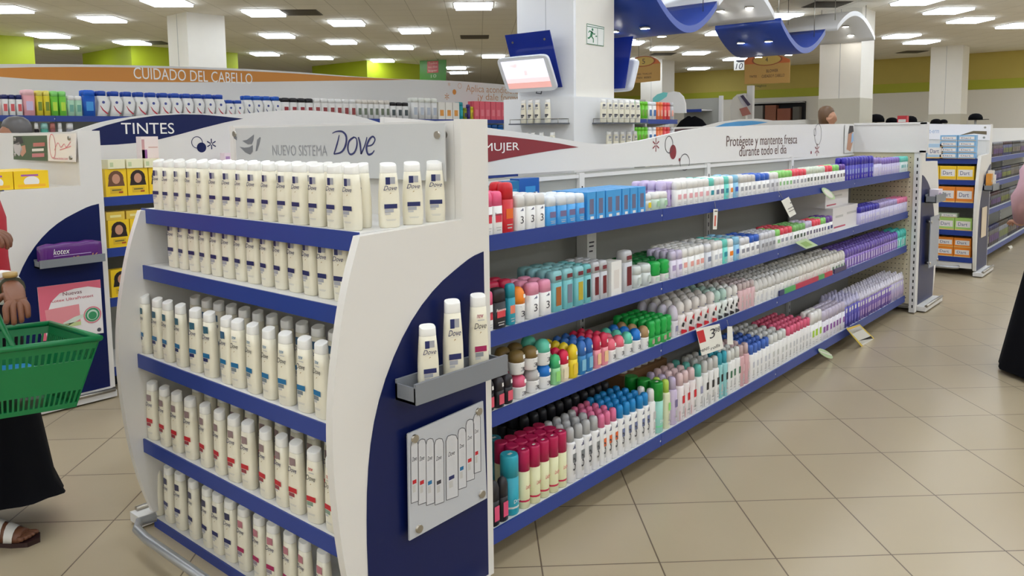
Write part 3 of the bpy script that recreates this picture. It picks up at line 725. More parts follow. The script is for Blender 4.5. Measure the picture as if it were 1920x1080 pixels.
seg(T, 1331, 1340, 'teal and white stick', 'stick', .118, .06, 4, W_, TURQ, TEAL)
seg(T, 1340, 1360, 'white stick with grey bar label', 'stick', .118, .058, 3, W_, W_, C(120, 124, 150))
seg(T, 1360, 1368, 'bright teal stick', 'stick', .118, .06, 3, TURQ, TURQ, TEAL)
seg(T, 1368, 1376, 'white stick with orange label', 'stick', .118, .06, 3, W_, W_, ORG)
seg(T, 1376, 1388, 'light blue stick', 'stick', .12, .06, 3, C(140, 196, 226), C(140, 196, 226), BLU)
seg(T, 1388, 1418, 'white stick with grey cap', 'stick', .112, .056, 3, W_, C(216, 212, 206), C(170, 170, 176))
seg(T, 1418, 1444, 'blue-capped white stick', 'stick', .112, .056, 3, W_, BLU, C(170, 170, 176))
seg(T, 1444, 1460, 'silver-grey stick', 'stick', .112, .056, 2, C(214, 212, 214), W_, C(160, 160, 166))
seg(T, 1460, 1486, 'lime-capped white stick', 'stick', .114, .056, 2, W_, LIMEC, C(150, 200, 140))
seg(T, 1486, 1513, 'coral-capped white stick', 'stick', .114, .056, 2, W_, COR, C(170, 170, 180))
seg(T, 1513, 1548, 'white stick with dark bar label and pale cap', 'stick', .118, .058, 2, W_, C(216, 226, 206), C(110, 116, 110))
seg(T, 1548, 1561, 'coral-capped stick with dark bar label', 'stick', .118, .058, 2, W_, COR, C(120, 110, 120))
seg(T, 1561, 1574, 'lime-capped stick with dark bar label', 'stick', .118, .058, 2, W_, LIMEC, C(120, 110, 120))
seg(T, 1574, 1586, 'purple-capped stick with dark bar label', 'stick', .118, .058, 2, W_, PURP, C(120, 110, 120))
seg(T, 1586, 1638, 'tall indigo stick', 'stick', .158, .060, 2, IND, IND, C(150, 160, 220))
seg(T, 1638, 1653, 'lavender-topped clear stick', 'stick', .14, .060, 2, C(206, 200, 226), LAV, C(220, 214, 236))
seg(T, 1653, 1688, 'lavender-capped lilac stick', 'stick', .128, .060, 2, C(196, 186, 220), C(140, 116, 200), C(226, 222, 240))
seg(T, 1688, 1706, 'turquoise-capped white stick', 'stick', .128, .060, 2, C(216, 226, 226), TURQ, C(120, 190, 190))
T = 1
seg(T, 912, 927, 'pink-capped white stick', 'stick', .14, .05, 1, W_, PK, C(220, 60, 80), 'Rexona')
seg(T, 927, 954, 'black stick with pink blaze', 'stick', .142, .075, 1, BLK, C(40, 30, 34), C(220, 70, 80), 'Rexona')
seg(T, 918, 966, 'crimson-capped stick', 'stick', .15, .062, 2, C(120, 24, 44), C(196, 30, 70), CAPW, None, y0=.07)
seg(T, 955, 970, 'teal stick with orange badge', 'stick', .15, .06, 1, TEAL, TEAL, C(240, 130, 100))
seg(T, 970, 993, 'white roll-on with orange ball cap', 'roll', .128, .062, 1, W_, ORG, C(230, 110, 40), '3')
seg(T, 993, 1038, 'rosy-capped white stick', 'stick', .135, .062, 3, W_, LPK, C(230, 220, 226), '3')
for a, c, dsc, bnd in ((1038, 1059, 'amber', C(170, 100, 40)), (1059, 1079, 'grey', C(120, 130, 146)), (1079, 1097, 'yellow', C(190, 170, 50))): seg(T, a, c, 'aqua gel deodorant with %s panel' % dsc, 'gel', .158, .075, 4, AQUA, C(140, 196, 200), bnd)
seg(T, 1097, 1112, 'aqua gel deodorant with black figure', 'gel', .158, .05, 4, AQUA, AQUA, BLK)
seg(T, 1112, 1141, 'silver gel deodorant with maroon panel', 'gel', .16, .052, 4, SIL, SIL, MAR)
seg(T, 1142, 1168, 'white carton with blue stripe', 'carton', .145, .08, 1, W_, None, C(226, 220, 214))
seg(T, 1170, 1190, 'tall silver gel deodorant standing alone with maroon panel', 'gel', .178, .075, 1, SIL, SIL, MAR)
seg(T, 1192, 1226, 'low pale jar', 'jar', .098, .068, 1, CLR, CLR, C(196, 206, 200))
seg(T, 1226, 1260, 'green-topped white wavy stick', 'wavy', .098, .068, 1, W_, GRN, C(200, 220, 200))
seg(T, 1150, 1262, 'dark green-topped wavy stick', 'wavy', .098, .066, 3, W_, DGR, C(200, 220, 200), None, y0=.09)
seg(T, 1260, 1281, 'lilac stick', 'stick', .128, .058, 4, C(222, 214, 228), C(206, 196, 220), C(180, 160, 200))
seg(T, 1281, 1323, 'white stick with peach label', 'stick', .128, .058, 5, W_, W_, C(240, 170, 160))
seg(T, 1323, 1338, 'grey-labelled white stick', 'stick', .124, .058, 5, C(216, 218, 224), C(226, 226, 228), C(130, 136, 160))
seg(T, 1338, 1357, 'bright white stick', 'stick', .126, .058, 5, W_, W_, C(200, 204, 214))
seg(T, 1357, 1367, 'teal stick', 'stick', .128, .06, 4, TURQ, TURQ, TEAL)
seg(T, 1367, 1377, 'white stick with amber label', 'stick', .122, .06, 4, W_, W_, ORG)
seg(T, 1377, 1388, 'pale blue stick', 'stick', .128, .06, 4, C(140, 196, 226), C(140, 196, 226), BLU)
seg(T, 1388, 1407, 'silver-capped white stick', 'stick', .112, .056, 4, W_, C(222, 222, 226), C(150, 150, 160))
seg(T, 1407, 1426, 'royal blue-capped white stick', 'stick', .112, .056, 4, W_, BLU, C(150, 150, 160))
seg(T, 1426, 1455, 'silver stick', 'stick', .114, .056, 4, SIL, C(216, 216, 222), C(150, 150, 156))
seg(T, 1455, 1464, 'lime-topped white stick', 'stick', .112, .056, 3, W_, LIMEC, C(150, 200, 140))
seg(T, 1464, 1487, 'coral-topped white stick', 'stick', .112, .056, 4, W_, COR, C(170, 170, 180))
seg(T, 1487, 1511, 'leaf-green-topped stick with dark label', 'stick', .112, .056, 4, W_, C(130, 190, 110), C(70, 90, 70))
seg(T, 1511, 1524, 'lilac-topped stick with dark label', 'stick', .116, .056, 3, W_, C(210, 200, 224), C(110, 100, 130))
seg(T, 1524, 1539, 'rose-topped stick with dark label', 'stick', .116, .056, 3, W_, COR, C(110, 100, 130))
seg(T, 1539, 1549, 'lime-topped stick with dark label', 'stick', .116, .056, 3, W_, LIMEC, C(110, 100, 130))
seg(T, 1549, 1563, 'purple-topped stick with navy label', 'stick', .116, .058, 3, W_, PURP, C(60, 70, 130))
seg(T, 1612, 1650, 'indigo-capped lilac stick', 'stick', .128, .060, 3, C(190, 182, 220), IND, C(226, 222, 240))
seg(T, 1650, 1683, 'lavender-capped pale stick', 'stick', .126, .060, 3, C(200, 194, 222), C(180, 166, 214), C(226, 222, 240))
seg(T, 1683, 1705, 'pink-capped lilac stick', 'stick', .126, .060, 3, C(200, 194, 222), C(236, 130, 170), C(226, 222, 240))
T = 2
seg(T, 914, 966, 'small black bottle with pink figure', 'slim', .11, .055, 2, BLK, C(38, 32, 38), C(226, 90, 110))
seg(T, 967, 998, 'pink-capped white roll-on', 'roll', .086, .064, 2, W_, C(226, 96, 130), C(220, 200, 206), '3')
seg(T, 999, 1020, 'grey-capped white roll-on', 'roll', .090, .064, 2, W_, C(190, 188, 186), C(220, 216, 220), '3')
seg(T, 1020, 1040, 'blue-capped white roll-on', 'roll', .092, .064, 2, W_, BRI, C(220, 220, 226), '3')
seg(T, 967, 1016, 'gold-capped white roll-on stacked on the lower row', 'roll', .088, .066, 2, W_, GLD, C(180, 150, 200), '3', zoff=.092)
seg(T, 1016, 1040, 'mint-capped white roll-on stacked on the lower row', 'roll', .098, .066, 2, W_, MINT, C(200, 200, 210), '3', zoff=.092)
seg(T, 1040, 1055, 'green slim roll-on', 'slim', .118, .046, 4, C(150, 214, 150), C(70, 190, 120), LIMEC)
seg(T, 1055, 1071, 'red-capped cream slim roll-on', 'slim', .125, .05, 4, C(236, 220, 190), C(222, 24, 74), C(240, 226, 190))
seg(T, 1071, 1087, 'yellow slim roll-on', 'slim', .135, .048, 4, YEL, YEL, C(236, 200, 60))
seg(T, 1087, 1117, 'blue slim roll-on', 'slim', .138, .046, 4, C(50, 130, 190), C(50, 110, 190), C(130, 190, 216))
seg(T, 1117, 1145, 'crimson slim roll-on', 'slim', .138, .046, 4, C(240, 150, 160), C(214, 40, 80), C(244, 200, 150))
seg(T, 1145, 1176, 'salmon-capped white roll-on', 'roll', .100, .056, 3, W_, C(240, 110, 130), C(226, 210, 214), '3')
seg(T, 1176, 1192, 'mint-capped white roll-on', 'roll', .102, .056, 3, W_, MINT, C(210, 220, 220), '3')
seg(T, 1192, 1207, 'bright blue-capped white roll-on', 'roll', .104, .056, 3, W_, BRI, C(210, 216, 226), '3')
seg(T, 1207, 1220, 'tan-capped white roll-on', 'roll', .104, .056, 3, W_, C(176, 140, 96), C(226, 216, 206), '3')
seg(T, 1220, 1263, 'vivid green wavy stick', 'wavy', .118, .058, 5, C(60, 190, 90), GRN, C(180, 160, 140))
seg(T, 1263, 1276, 'lilac-tinted white roll-on', 'roll', .150, .056, 4, C(228, 222, 230), C(214, 206, 222), C(150, 150, 180))
seg(T, 1276, 1345, 'white roll-on with red swoosh', 'swoosh', .158, .072, 4, C(236, 228, 224), C(232, 226, 222), RDD)
seg(T, 1345, 1368, 'white roll-on with mint and black swoosh', 'swoosh', .152, .066, 4, C(226, 232, 226), C(190, 220, 210), BLK)
seg(T, 1368, 1388, 'white roll-on with black swoosh', 'swoosh', .152, .066, 4, W_, W_, BLK)
seg(T, 1388, 1417, 'dusty pink spray can', 'can', .150, .050, 5, PNK2, C(206, 190, 190), C(220, 200, 200))
seg(T, 1417, 1500, 'white roll-on with silver dome', 'roll', .138, .062, 5, W_, C(214, 212, 208), C(214, 214, 216))
seg(T, 1500, 1560, 'cream roll-on with fine pink print', 'roll', .136, .062, 4, C(236, 230, 222), C(226, 222, 214), C(236, 210, 206))
seg(T, 1560, 1586, 'white roll-on with green and red bars', 'roll', .136, .062, 4, W_, C(226, 222, 214), C(60, 120, 70))
seg(T, 1586, 1684, 'purple roll-on', 'slim', .140, .062, 4, C(150, 120, 200), C(116, 92, 180), C(206, 190, 230))
seg(T, 1684, 1704, 'turquoise roll-on', 'slim', .145, .06, 3, TURQ, C(80, 200, 190), C(190, 230, 226))
T = 3
seg(T, 924, 957, 'black bottle with pink cocktail print', 'slim', .165, .06, 1, BLK, C(34, 32, 38), C(226, 80, 120))
seg(T, 956, 983, 'turquoise body spray', 'bodycan', .225, .07, 1, C(36, 160, 180), C(44, 168, 188), CLR)
seg(T, 926, 948, 'teal body spray standing behind the black bottles', 'bodycan', .225, .07, 1, C(30, 130, 150), C(36, 130, 150), CLR, None, y0=.16)
seg(T, 983, 1069, 'cream body spray with crimson cap', 'bodycan', .225, .059, 3, CANC, CRM, C(206, 40, 80))
seg(T, 1069, 1128, 'white spray with clear grey cap', 'can', .225, .060, 3, C(232, 230, 228), C(186, 186, 186), C(120, 124, 126), '3')
seg(T, 1128, 1163, 'white spray with pink cap', 'can', .22, .052, 4, W_, C(232, 120, 160), C(226, 100, 40), '3')
seg(T, 1163, 1222, 'white spray with blue cap', 'can', .22, .052, 4, W_, C(30, 140, 206), C(110, 120, 160), '3')
seg(T, 1222, 1233, 'plain white spray', 'can', .225, .05, 2, W_, W_, LTGREY)
seg(T, 985, 1150, 'black spray with dark oval top', 'can', .235, .062, 3, BLK, C(40, 40, 44), C(60, 56, 60), None, y0=.20)
seg(T, 1233, 1250, 'green can with clear base', 'bodycan', .24, .066, 3, C(150, 206, 190), C(24, 150, 50), C(120, 220, 160))
seg(T, 1250, 1261, 'lime and cream spray', 'can', .235, .05, 2, C(226, 226, 190), C(190, 220, 90), LIMEC)
seg(T, 1261, 1275, 'lilac spray', 'can', .232, .055, 3, C(206, 190, 216), C(196, 180, 210), C(120, 110, 150))
seg(T, 1275, 1308, 'white spray with red swoosh', 'can', .235, .056, 3, C(236, 226, 224), C(230, 200, 200), RDD)
seg(T, 1308, 1322, 'white spray with teal cap', 'can', .235, .056, 3, W_, C(100, 190, 176), C(150, 150, 180))
seg(T, 1322, 1350, 'white spray with black swoosh', 'can', .24, .056, 3, W_, C(216, 214, 210), BLK)
seg(T, 1350, 1366, 'aqua and white spray', 'can', .245, .056, 3, C(150, 206, 206), C(60, 170, 190), BLK)
seg(T, 1366, 1390, 'pale spray with green print', 'can', .235, .056, 3, W_, C(226, 226, 220), C(70, 120, 90))
seg(T, 1390, 1408, 'dusty rose spray', 'can', .23, .054, 4, C(216, 170, 172), C(206, 180, 180), PNK2)
seg(T, 1408, 1446, 'white spray with blue dome', 'can', .205, .058, 5, W_, C(70, 110, 196), C(200, 200, 206))
seg(T, 1446, 1478, 'white spray with pearl dome', 'can', .205, .058, 5, W_, C(222, 222, 218), C(206, 206, 200))
seg(T, 1478, 1521, 'white spray with rose dome', 'can', .205, .058, 5, W_, C(232, 104, 136), C(206, 206, 206))
seg(T, 1521, 1542, 'white bottle with lime label', 'stick', .225, .06, 2, W_, W_, LGN)
seg(T, 1542, 1584, 'white carton with purple streak', 'stick', .20, .062, 3, C(226, 222, 228), C(206, 196, 216), C(150, 90, 170))
seg(T, 1584, 1612, 'violet tube', 'swirl', .215, .06, 4, C(90, 84, 180), C(200, 196, 226), C(120, 110, 210))
seg(T, 1612, 1672, 'purple twist-cap tube', 'swirl', .205, .06, 4, C(124, 96, 176), C(226, 222, 236), C(180, 150, 200))
seg(T, 1672, 1698, 'pale lilac twist-cap tube', 'swirl', .205, .06, 4, C(190, 178, 210), C(230, 226, 236), C(200, 180, 210))
# single larger things among them
def carton(name, label, cat, x, y, z, sx_, sy_, sz, body, prints=(), group=None, rz=0, child='printed_panel'):
    o = MB(body).box(-sx_/2, sx_/2, -sy_/2, sy_/2, 0, sz).build(name); tag(o, label, cat, group); o.location = (x, y, z); o.rotation_euler = (0, 0, rz)
    if prints:
        b = MB(INK)
        for it in prints:
            if it[0] == 't': b.m(it[6]).text(it[1], (it[2]*sx_, -sy_/2-.0012, it[3]*sz), X, Z, it[4]*sx_, it[5]*sz, it[7] if len(it) > 7 else 0)
            elif it[0] == 'd': b.m(it[5]).disc((it[1]*sx_, -sy_/2-.0004*it[6], it[2]*sz), X, Z, it[3], ry=it[4])
            else: b.m(it[5]).rect((it[1]*sx_, -sy_/2-.0006, it[2]*sz), X, Z, it[3]*sx_, it[4]*sz)
        b.build(child, o)
    return o
x0 = xat(1563, 1.86, .866); x1 = xat(1610, 1.86, .866)
carton('shipping_carton', 'large white carton on the second shelf with another carton on it', 'carton', (x0+x1)/2, 2.02, .867, x1-x0-.01, .30, .155, C(232, 228, 226), (('r', -.45, .1, .45, .07, C(190, 60, 90)), ('r', -.4, .55, .3, .1, LTGREY), ('r', .05, .6, .4, .1, LTGREY)))
carton('shipping_carton', 'white carton stacked on top of the white carton, second shelf', 'carton', (x0+x1)/2-.06, 2.04, 1.023, x1-x0-.06, .26, .125, C(232, 228, 226), (('r', -.45, .1, .4, .07, C(190, 60, 90)), ('r', -.3, .55, .5, .1, LTGREY)))
carton('tall_carton', 'tall white carton with dark print standing behind the gel deodorants', 'carton', xat(1100, 2.2, .95), 2.2, .867, .075, .06, .235, W_, (('r', -.3, .7, .55, .03, INK), ('r', -.3, .62, .5, .03, INK), ('r', -.3, .52, .4, .03, INK), ('r', .0, .2, .4, .14, C(190, 150, 60))))
carton('blue_carton', 'dark blue carton lying behind the white sticks on the top shelf', 'carton', xat(984, 2.12, 1.3), 2.12, 1.204, .13, .05, .165, C(20, 90, 170), (('r', -.2, .5, .5, .3, C(60, 150, 210)), ('r', .2, .5, .2, .15, CAPW)))
carton('blue_carton', 'small blue carton behind the red stick on the top shelf', 'carton', xat(954, 2.1, 1.3), 2.1, 1.204, .07, .05, .16, C(20, 110, 160), (('r', -.3, .6, .6, .2, C(60, 150, 190)),))
xx = xat(1290, 2.05, .3)
carton('cardboard_box', 'brown cardboard box under loose white cans at the back of the lowest shelf', 'box', 2.99+.5, 2.19, .148, .42, .17, .20, mat('cardboard', (150, 110, 70), .8))
for k in range(6):
    pr = generic('can', .165, .058, W_, W_, C(200, 200, 200)); o = place(pr[:2], 'spray_can', 'white spray can standing on the brown cardboard box', 'spray can', 'cans on the cardboard box', (3.33+.066*k, 2.15, .3485))
# coloured clip strips along the front of the third shelf
for a, c, col, t in ((1463, 1472, NAVYI, 'navy'), (1472, 1493, C(80, 170, 90), 'green'), (1493, 1536, C(190, 30, 70), 'crimson'), (1536, 1547, C(80, 170, 90), 'short green'), (1547, 1562, C(200, 40, 60), 'red'), (1566, 1588, C(60, 40, 90), 'dark violet')):
    xa, xb = xat(a, YF, .58), xat(c, YF, .58)
    tag(MB(col).box(xa, xb, YF+.004, YF+.012, .5815, .612).build('shelf_strip'), '%s display strip along the front of the third deodorant shelf' % t, 'shelf strip')
# ---- price tags hanging from the shelf edges
TAGW = mat('tag_card', (240, 238, 228), .5); PALEG = mat('pale_green_card', (196, 220, 176), .5)
def quad_tag(label, pts, y, body, prints=(), name='price_tag', off=.0016):
    o = MB(body).prism([ony(*p, y) for p in pts], (0, off, 0)).build(name); tag(o, label, 'price tag')
    if prints:
        b = MB(INK)
        for it in prints:
            if it[0] == 't': b.m(it[4]); fit_text(b, it[1], ony(*it[2], y-.0012), ony(*it[3], y-.0012), it[5] if len(it) > 5 else 0)
            else: b.m(it[2]).poly([ony(*p, y-.0006) for p in it[1]])
        b.build('print', o)
    return o
def cord(o, a, c, y): MB(GREY).tube([ony(*a, y), ony(*c, y)], .0015, 5).build('string', o)
yt = YF-.012
big = quad_tag('large white price card reading 3.98 with red corner on the third shelf edge', ((1305, 617), (1349, 607), (1357, 653), (1316, 667)), YF-.02, TAGW,
    (('p', ((1306, 622), (1319, 618), (1324, 640), (1312, 644)), C(206, 40, 50)), ('t', '3', (1331, 636), (1341, 614), INK), ('t', '98', (1340, 625), (1350, 611), INK), ('t', 'MINIS', (1313, 662), (1330, 649), INK), ('t', 'rolls', (1333, 657), (1350, 643), INK)))
q = quad_tag('narrow strip tag hanging under the top deodorant shelf', ((1338, 392), (1346, 392), (1344, 430), (1337, 430)), yt, TAGW, (('p', ((1340, 404), (1343, 404), (1342, 424), (1339, 424)), C(220, 110, 90)), ('p', ((1340, 395), (1345, 395), (1345, 397), (1340, 397)), INK)))
cord(q, (1340, 378), (1342, 392), yt)
q = quad_tag('white tilted tag on a string below the top deodorant shelf', ((1465, 377), (1479, 369), (1493, 401), (1481, 408)), yt, TAGW, (('p', ((1481, 380), (1483, 379), (1484, 381), (1482, 382)), INK), ('p', ((1477, 392), (1488, 386), (1488.5, 387), (1477.5, 393)), INK), ('p', ((1479, 397), (1490, 391), (1490.5, 392), (1479.5, 398)), INK)))
cord(q, (1460, 359), (1468, 373), yt)
el = [(1553.5+13.5*math.cos(t)*.9-5*math.sin(t)*.55, 363+10.5*math.cos(t)*.95+5.2*math.sin(t)) for t in [2*math.pi*k/20 for k in range(20)]]
q = quad_tag('pale green oval tag dangling from the top deodorant shelf', el, yt, PALEG, (('p', [(1553.5+(a-1553.5)*.7, 363+(c-363)*.7) for a, c in el], TAGW),))
q = quad_tag('light green card sticking out from the second deodorant shelf edge', ((1491, 455), (1511, 447), (1534, 460), (1512, 467)), YF-.05, PALEG, (('p', ((1500, 456), (1511, 452), (1524, 459), (1511, 463)), C(150, 190, 110)),), off=.003)
q = quad_tag('slim white tag on a string beside the price card', ((1364, 612), (1373, 612), (1375, 646), (1364, 646)), yt, TAGW); cord(q, (1363, 600), (1366, 612), yt)
q = quad_tag('pale green oval tag at the lowest deodorant shelf edge', [(1548+(a-1553.5)*1.1, 663+(c-363)*.85) for a, c in el], yt, PALEG, (('p', ((1538, 658), (1560, 665), (1559, 667), (1538, 660)), TAGW),))
q = quad_tag('yellow and white price card sticking out from the lowest shelf', ((1587, 616), (1612, 608), (1642, 637), (1617, 652)), YF-.06, C(236, 206, 60), (('p', ((1591, 619), (1612, 611), (1638, 636), (1618, 648)), TAGW), ('p', ((1590, 618), (1611, 610), (1619, 617), (1598, 626)), C(244, 190, 90)), ('p', ((1610, 639), (1633, 630), (1637, 635), (1616, 645)), C(90, 90, 100))), off=.003)

# ================================================================ hair dye run and the yellow-carton end unit
YC = C(246, 204, 30); FACE = C(206, 150, 120); HAIRD = C(60, 34, 24)
def dye_box(x, y, z, label, group, hair=HAIRD, col=YC, h=.17, wd=.128):
    o = MB(col).box(-wd/2, wd/2, -.03, .03, 0, h).build('hair_dye_carton'); tag(o, label, 'carton', group); o.location = (x, y, z); o.rotation_euler = (0, 0, random.uniform(-.03, .03))
    b = MB(hair); b.disc((.0, -.0306, h*.66), X, Z, wd*.36, 14, h*.28); b.m(hair).poly([(-wd*.34, -.0305, h*.64), (wd*.34, -.0305, h*.64), (wd*.4, -.0305, h*.38), (-wd*.4, -.0305, h*.38)])
    b.m(FACE).disc((0, -.0312, h*.64), X, Z, wd*.19, 14, h*.18); b.m(C(222, 180, 40)).rect((-wd*.3, -.0311, h*.12), X, Z, wd*.6, h*.2); b.m(C(90, 90, 50)).rect((-wd*.22, -.0314, h*.22), X, Z, wd*.44, h*.04); b.m(C(170, 60, 30)).rect((wd*.1, -.0314, h*.13), X, Z, wd*.2, h*.05)
    b.build('portrait_print', o); return o
hairs = [C(112, 74, 50), C(44, 28, 24), C(30, 22, 24), C(70, 40, 28)]
for lev, z in enumerate((1.198, .885, .578)):
    for k in range(6):
        dye_box(2.115+.133*k, 5.05, z, 'yellow hair dye carton with a portrait on the %s shelf of the dye run' % ('top', 'second', 'third')[lev], 'hair dye cartons, %s shelf' % ('top', 'second', 'third')[lev], hairs[(k+lev) % 4])
for k in range(3): carton('hair_dye_carton', 'pale cream carton lying on top of the yellow dye cartons', 'carton', 2.12+.11*k, 5.06, 1.3695, .1, .1, .055, C(240, 234, 196), (('r', -.4, .2, .2, .5, C(200, 210, 160)),), 'cream cartons on the dye cartons')
for k in range(2): carton('hair_dye_carton', 'narrow yellow carton on the upper row of the second dye shelf', 'carton', 2.10+.12*k, 5.07, 1.056, .11, .1, .05, C(226, 190, 70), (('r', -.3, .3, .6, .3, C(240, 226, 150)),), 'upper row of the second dye shelf')
pr = ony(286, 300, 5.1)
carton('hair_care_carton', 'tall pale pink carton standing in front of the TINTES header', 'carton', pr.x, 5.16, 1.199, .11, .07, .365, C(236, 220, 216), (('r', -.48, .55, .3, .22, C(150, 90, 150)), ('r', -.48, .05, .16, .9, C(200, 150, 150)), ('r', -.1, .8, .55, .02, C(210, 170, 160)), ('r', -.1, .6, .55, .02, C(210, 170, 160)), ('r', -.1, .4, .55, .02, C(210, 170, 160))))
for k in range(4): carton('hair_care_carton', 'small lilac and pink carton behind the shampoo display header', 'carton', 2.97+.1*k, 5.2, 1.199, .09, .06, .245, C(232, 214, 222), (('r', -.4, .5, .35, .4, C(170, 130, 180)),), 'lilac cartons on the dye run')
carton('hair_dye_carton', 'wide white carton with red top edge and brown-haired portraits', 'carton', 3.56, 5.2, 1.199, .52, .07, .30, C(240, 226, 224), (('r', -.5, .93, 1, .07, C(196, 40, 80)), ('r', -.46, .2, .26, .6, C(90, 50, 40)), ('r', -.1, .2, .26, .6, C(90, 54, 44)), ('r', .2, .2, .24, .6, C(150, 100, 70))))
# left end unit goods
for k in range(8):
    o = carton('hygiene_carton', 'yellow carton with lilac script on the top shelf below the green printed sign', 'carton', 1.635-.18*(k % 2)+(.03 if k > 5 else 0), 5.03+.12*(k//2), 1.278, .175, .11, .10, C(248, 206, 22), (('r', -.3, .7, .5, .1, C(170, 90, 170)), ('d', 0, .4, .04, .03, C(240, 236, 226), 1), ('r', -.4, .1, .8, .15, C(244, 180, 40))), 'yellow cartons on the end unit', 0)
sg2 = thing('acrylic_sign', 'clear sign with a green forest print and pink script on the far white header', 'sign')
sx2 = 1.855; O2 = lambda px, py, x=sx2: onx(px, py, x)
q = [O2(*p) for p in ((24, 254), (142, 250), (141, 304), (25, 299))]
MB(C(238, 230, 222)).prism([q[0], q[1], q[2], q[3]], (.005, 0, 0)).build('sheet', sg2)
g = MB(C(70, 90, 56)); f = lambda px, py: O2(px, py, sx2-.0008)
g.poly([f(*p) for p in ((24.5, 255), (88, 254), (90, 302), (25.5, 299))])
f = lambda px, py: O2(px, py, sx2-.0016)
g.m(C(40, 36, 36)).poly([f(*p) for p in ((25, 257), (40, 256), (44, 268), (34, 272), (26, 270))]); g.m(C(196, 186, 180)).poly([f(*p) for p in ((25, 271), (36, 266), (42, 280), (36, 293), (27, 285))]); g.m(C(196, 140, 110)).poly([f(*p) for p in ((40, 274), (47, 272), (49, 285), (42, 294), (37, 288))])
g.m(C(190, 110, 100)).poly([f(*p) for p in ((62, 268), (84, 267), (84, 274), (62, 275))]); g.m(C(226, 220, 206)).poly([f(*p) for p in ((60, 279), (82, 278), (82, 283), (60, 284))]); g.m(C(200, 120, 120)).poly([f(*p) for p in ((60, 288), (83, 287), (83, 294), (60, 295))])
PKP = C(226, 130, 140); g.m(PKP); g.ring(f(98, 274), -Y, Z, .05, .006, ry=.075)
pen(g, [(102, 282), (108, 268), (114, 276), (120, 270), (124, 276), (132, 266)], [.005]*6, f, -X); pen(g, [(112, 281), (122, 278), (133, 274)], [.005]*3, f, -X)
fit_text(g, 'www.kotex.com', f(101, 299), f(127, 295)); g.build('print', sg2)
for px, py in ((29, 261), (29, 290), (131, 259), (134, 296)):
    p = O2(px, py); MB(STEEL).cyl((sx2-.01, p.y, p.z), (1.875, p.y, p.z), .012).build('standoff', sg2)
pk = thing('wrapped_pack', 'purple shrink-wrapped pack with white script on a grey side tray', 'pack', (1.775, 4.873, .8465))
WRAP = mat('purple_wrap', (96, 44, 120), .18)
n = 9; rr = []
for k in range(n):
    t = k/(n-1); xx = -.165+.33*t; s_ = 1 if 0 < k < n-1 else .82; wob = .004*math.sin(k*2.3)
    rr.append([(xx, .03*s_*math.copysign(abs(math.cos(a))**.5, math.cos(a)), .062+(.06*s_+wob)*math.copysign(abs(math.sin(a))**.5, math.sin(a))) for a in [2*math.pi*j/16 for j in range(16)]])
MB(WRAP).loft(rr).build('wrapper', pk)
g = MB(CAPW); g.text('kotex', (-.10, -.0345, .06), X, Z, .085, .032, .2); g.m(C(214, 160, 90)).text('Ultra', (.0, -.0345, .016), X, Z, .07, .026, .3); g.text('16', (.10, -.0345, .018), X, Z, .035, .03, .3); g.m(C(190, 160, 210)).rect((-.1, -.0342, .05), X, Z, .2, .004); g.rect((-.14, -.0342, .022), X, Z, .1, .004); g.build('lettering', pk)
po2 = thing('poster', 'pink and white poster with a green round seal on the blue panel across the aisle', 'poster')
yp2 = 4.922; f0 = lambda px, py, d=0: ony(px, py, yp2-.0008-d*.0006)
MB(C(240, 234, 232)).prism([ony(*p, yp2) for p in ((70, 539), (188, 524), (194.5, 624), (79, 640))], (0, .004, 0)).build('sheet', po2)
g = MB(C(226, 110, 130)); g.poly([f0(*p) for p in ((70, 539), (188, 524), (188.8, 540), (165, 537), (140, 541), (112, 550), (96, 566), (88, 590), (86, 620), (89, 638.5), (79, 640))])
g.m(C(234, 150, 156)).poly([f0(*p, 1) for p in ((84, 582), (148, 570), (152, 608), (90, 619))]); g.m(C(200, 214, 150)).poly([f0(*p, 2) for p in ((90, 613), (152, 602), (152, 609), (91, 620))]); g.m(C(214, 226, 210)).poly([f0(*p, 2) for p in ((118, 606), (140, 594), (158, 588), (160, 592), (144, 602), (126, 612))])
g.m(C(130, 70, 80)); fit_text(g, 'Nuevas', f0(118, 555, 1), f0(153, 543, 1)); g.m(C(206, 70, 90)); fit_text(g, 'Kotex UltraProtect', f0(95, 568.5, 1), f0(175, 551, 1))
c0 = f0(173.5, 590, 2); g.m(C(60, 150, 100)).disc(c0, X, Z, .040); g.m(C(200, 226, 206)).disc(c0-Y*.0005, X, Z, .031); g.m(C(60, 150, 100)).disc(c0-Y*.001+Z*-.004, X, Z, .024); g.m(C(220, 120, 130)).ring(c0-Y*.0002, X, Z, .050, .006); g.m(C(90, 90, 100)).disc(f0(186, 618, 1), X, Z, .012)
g.build('print', po2)

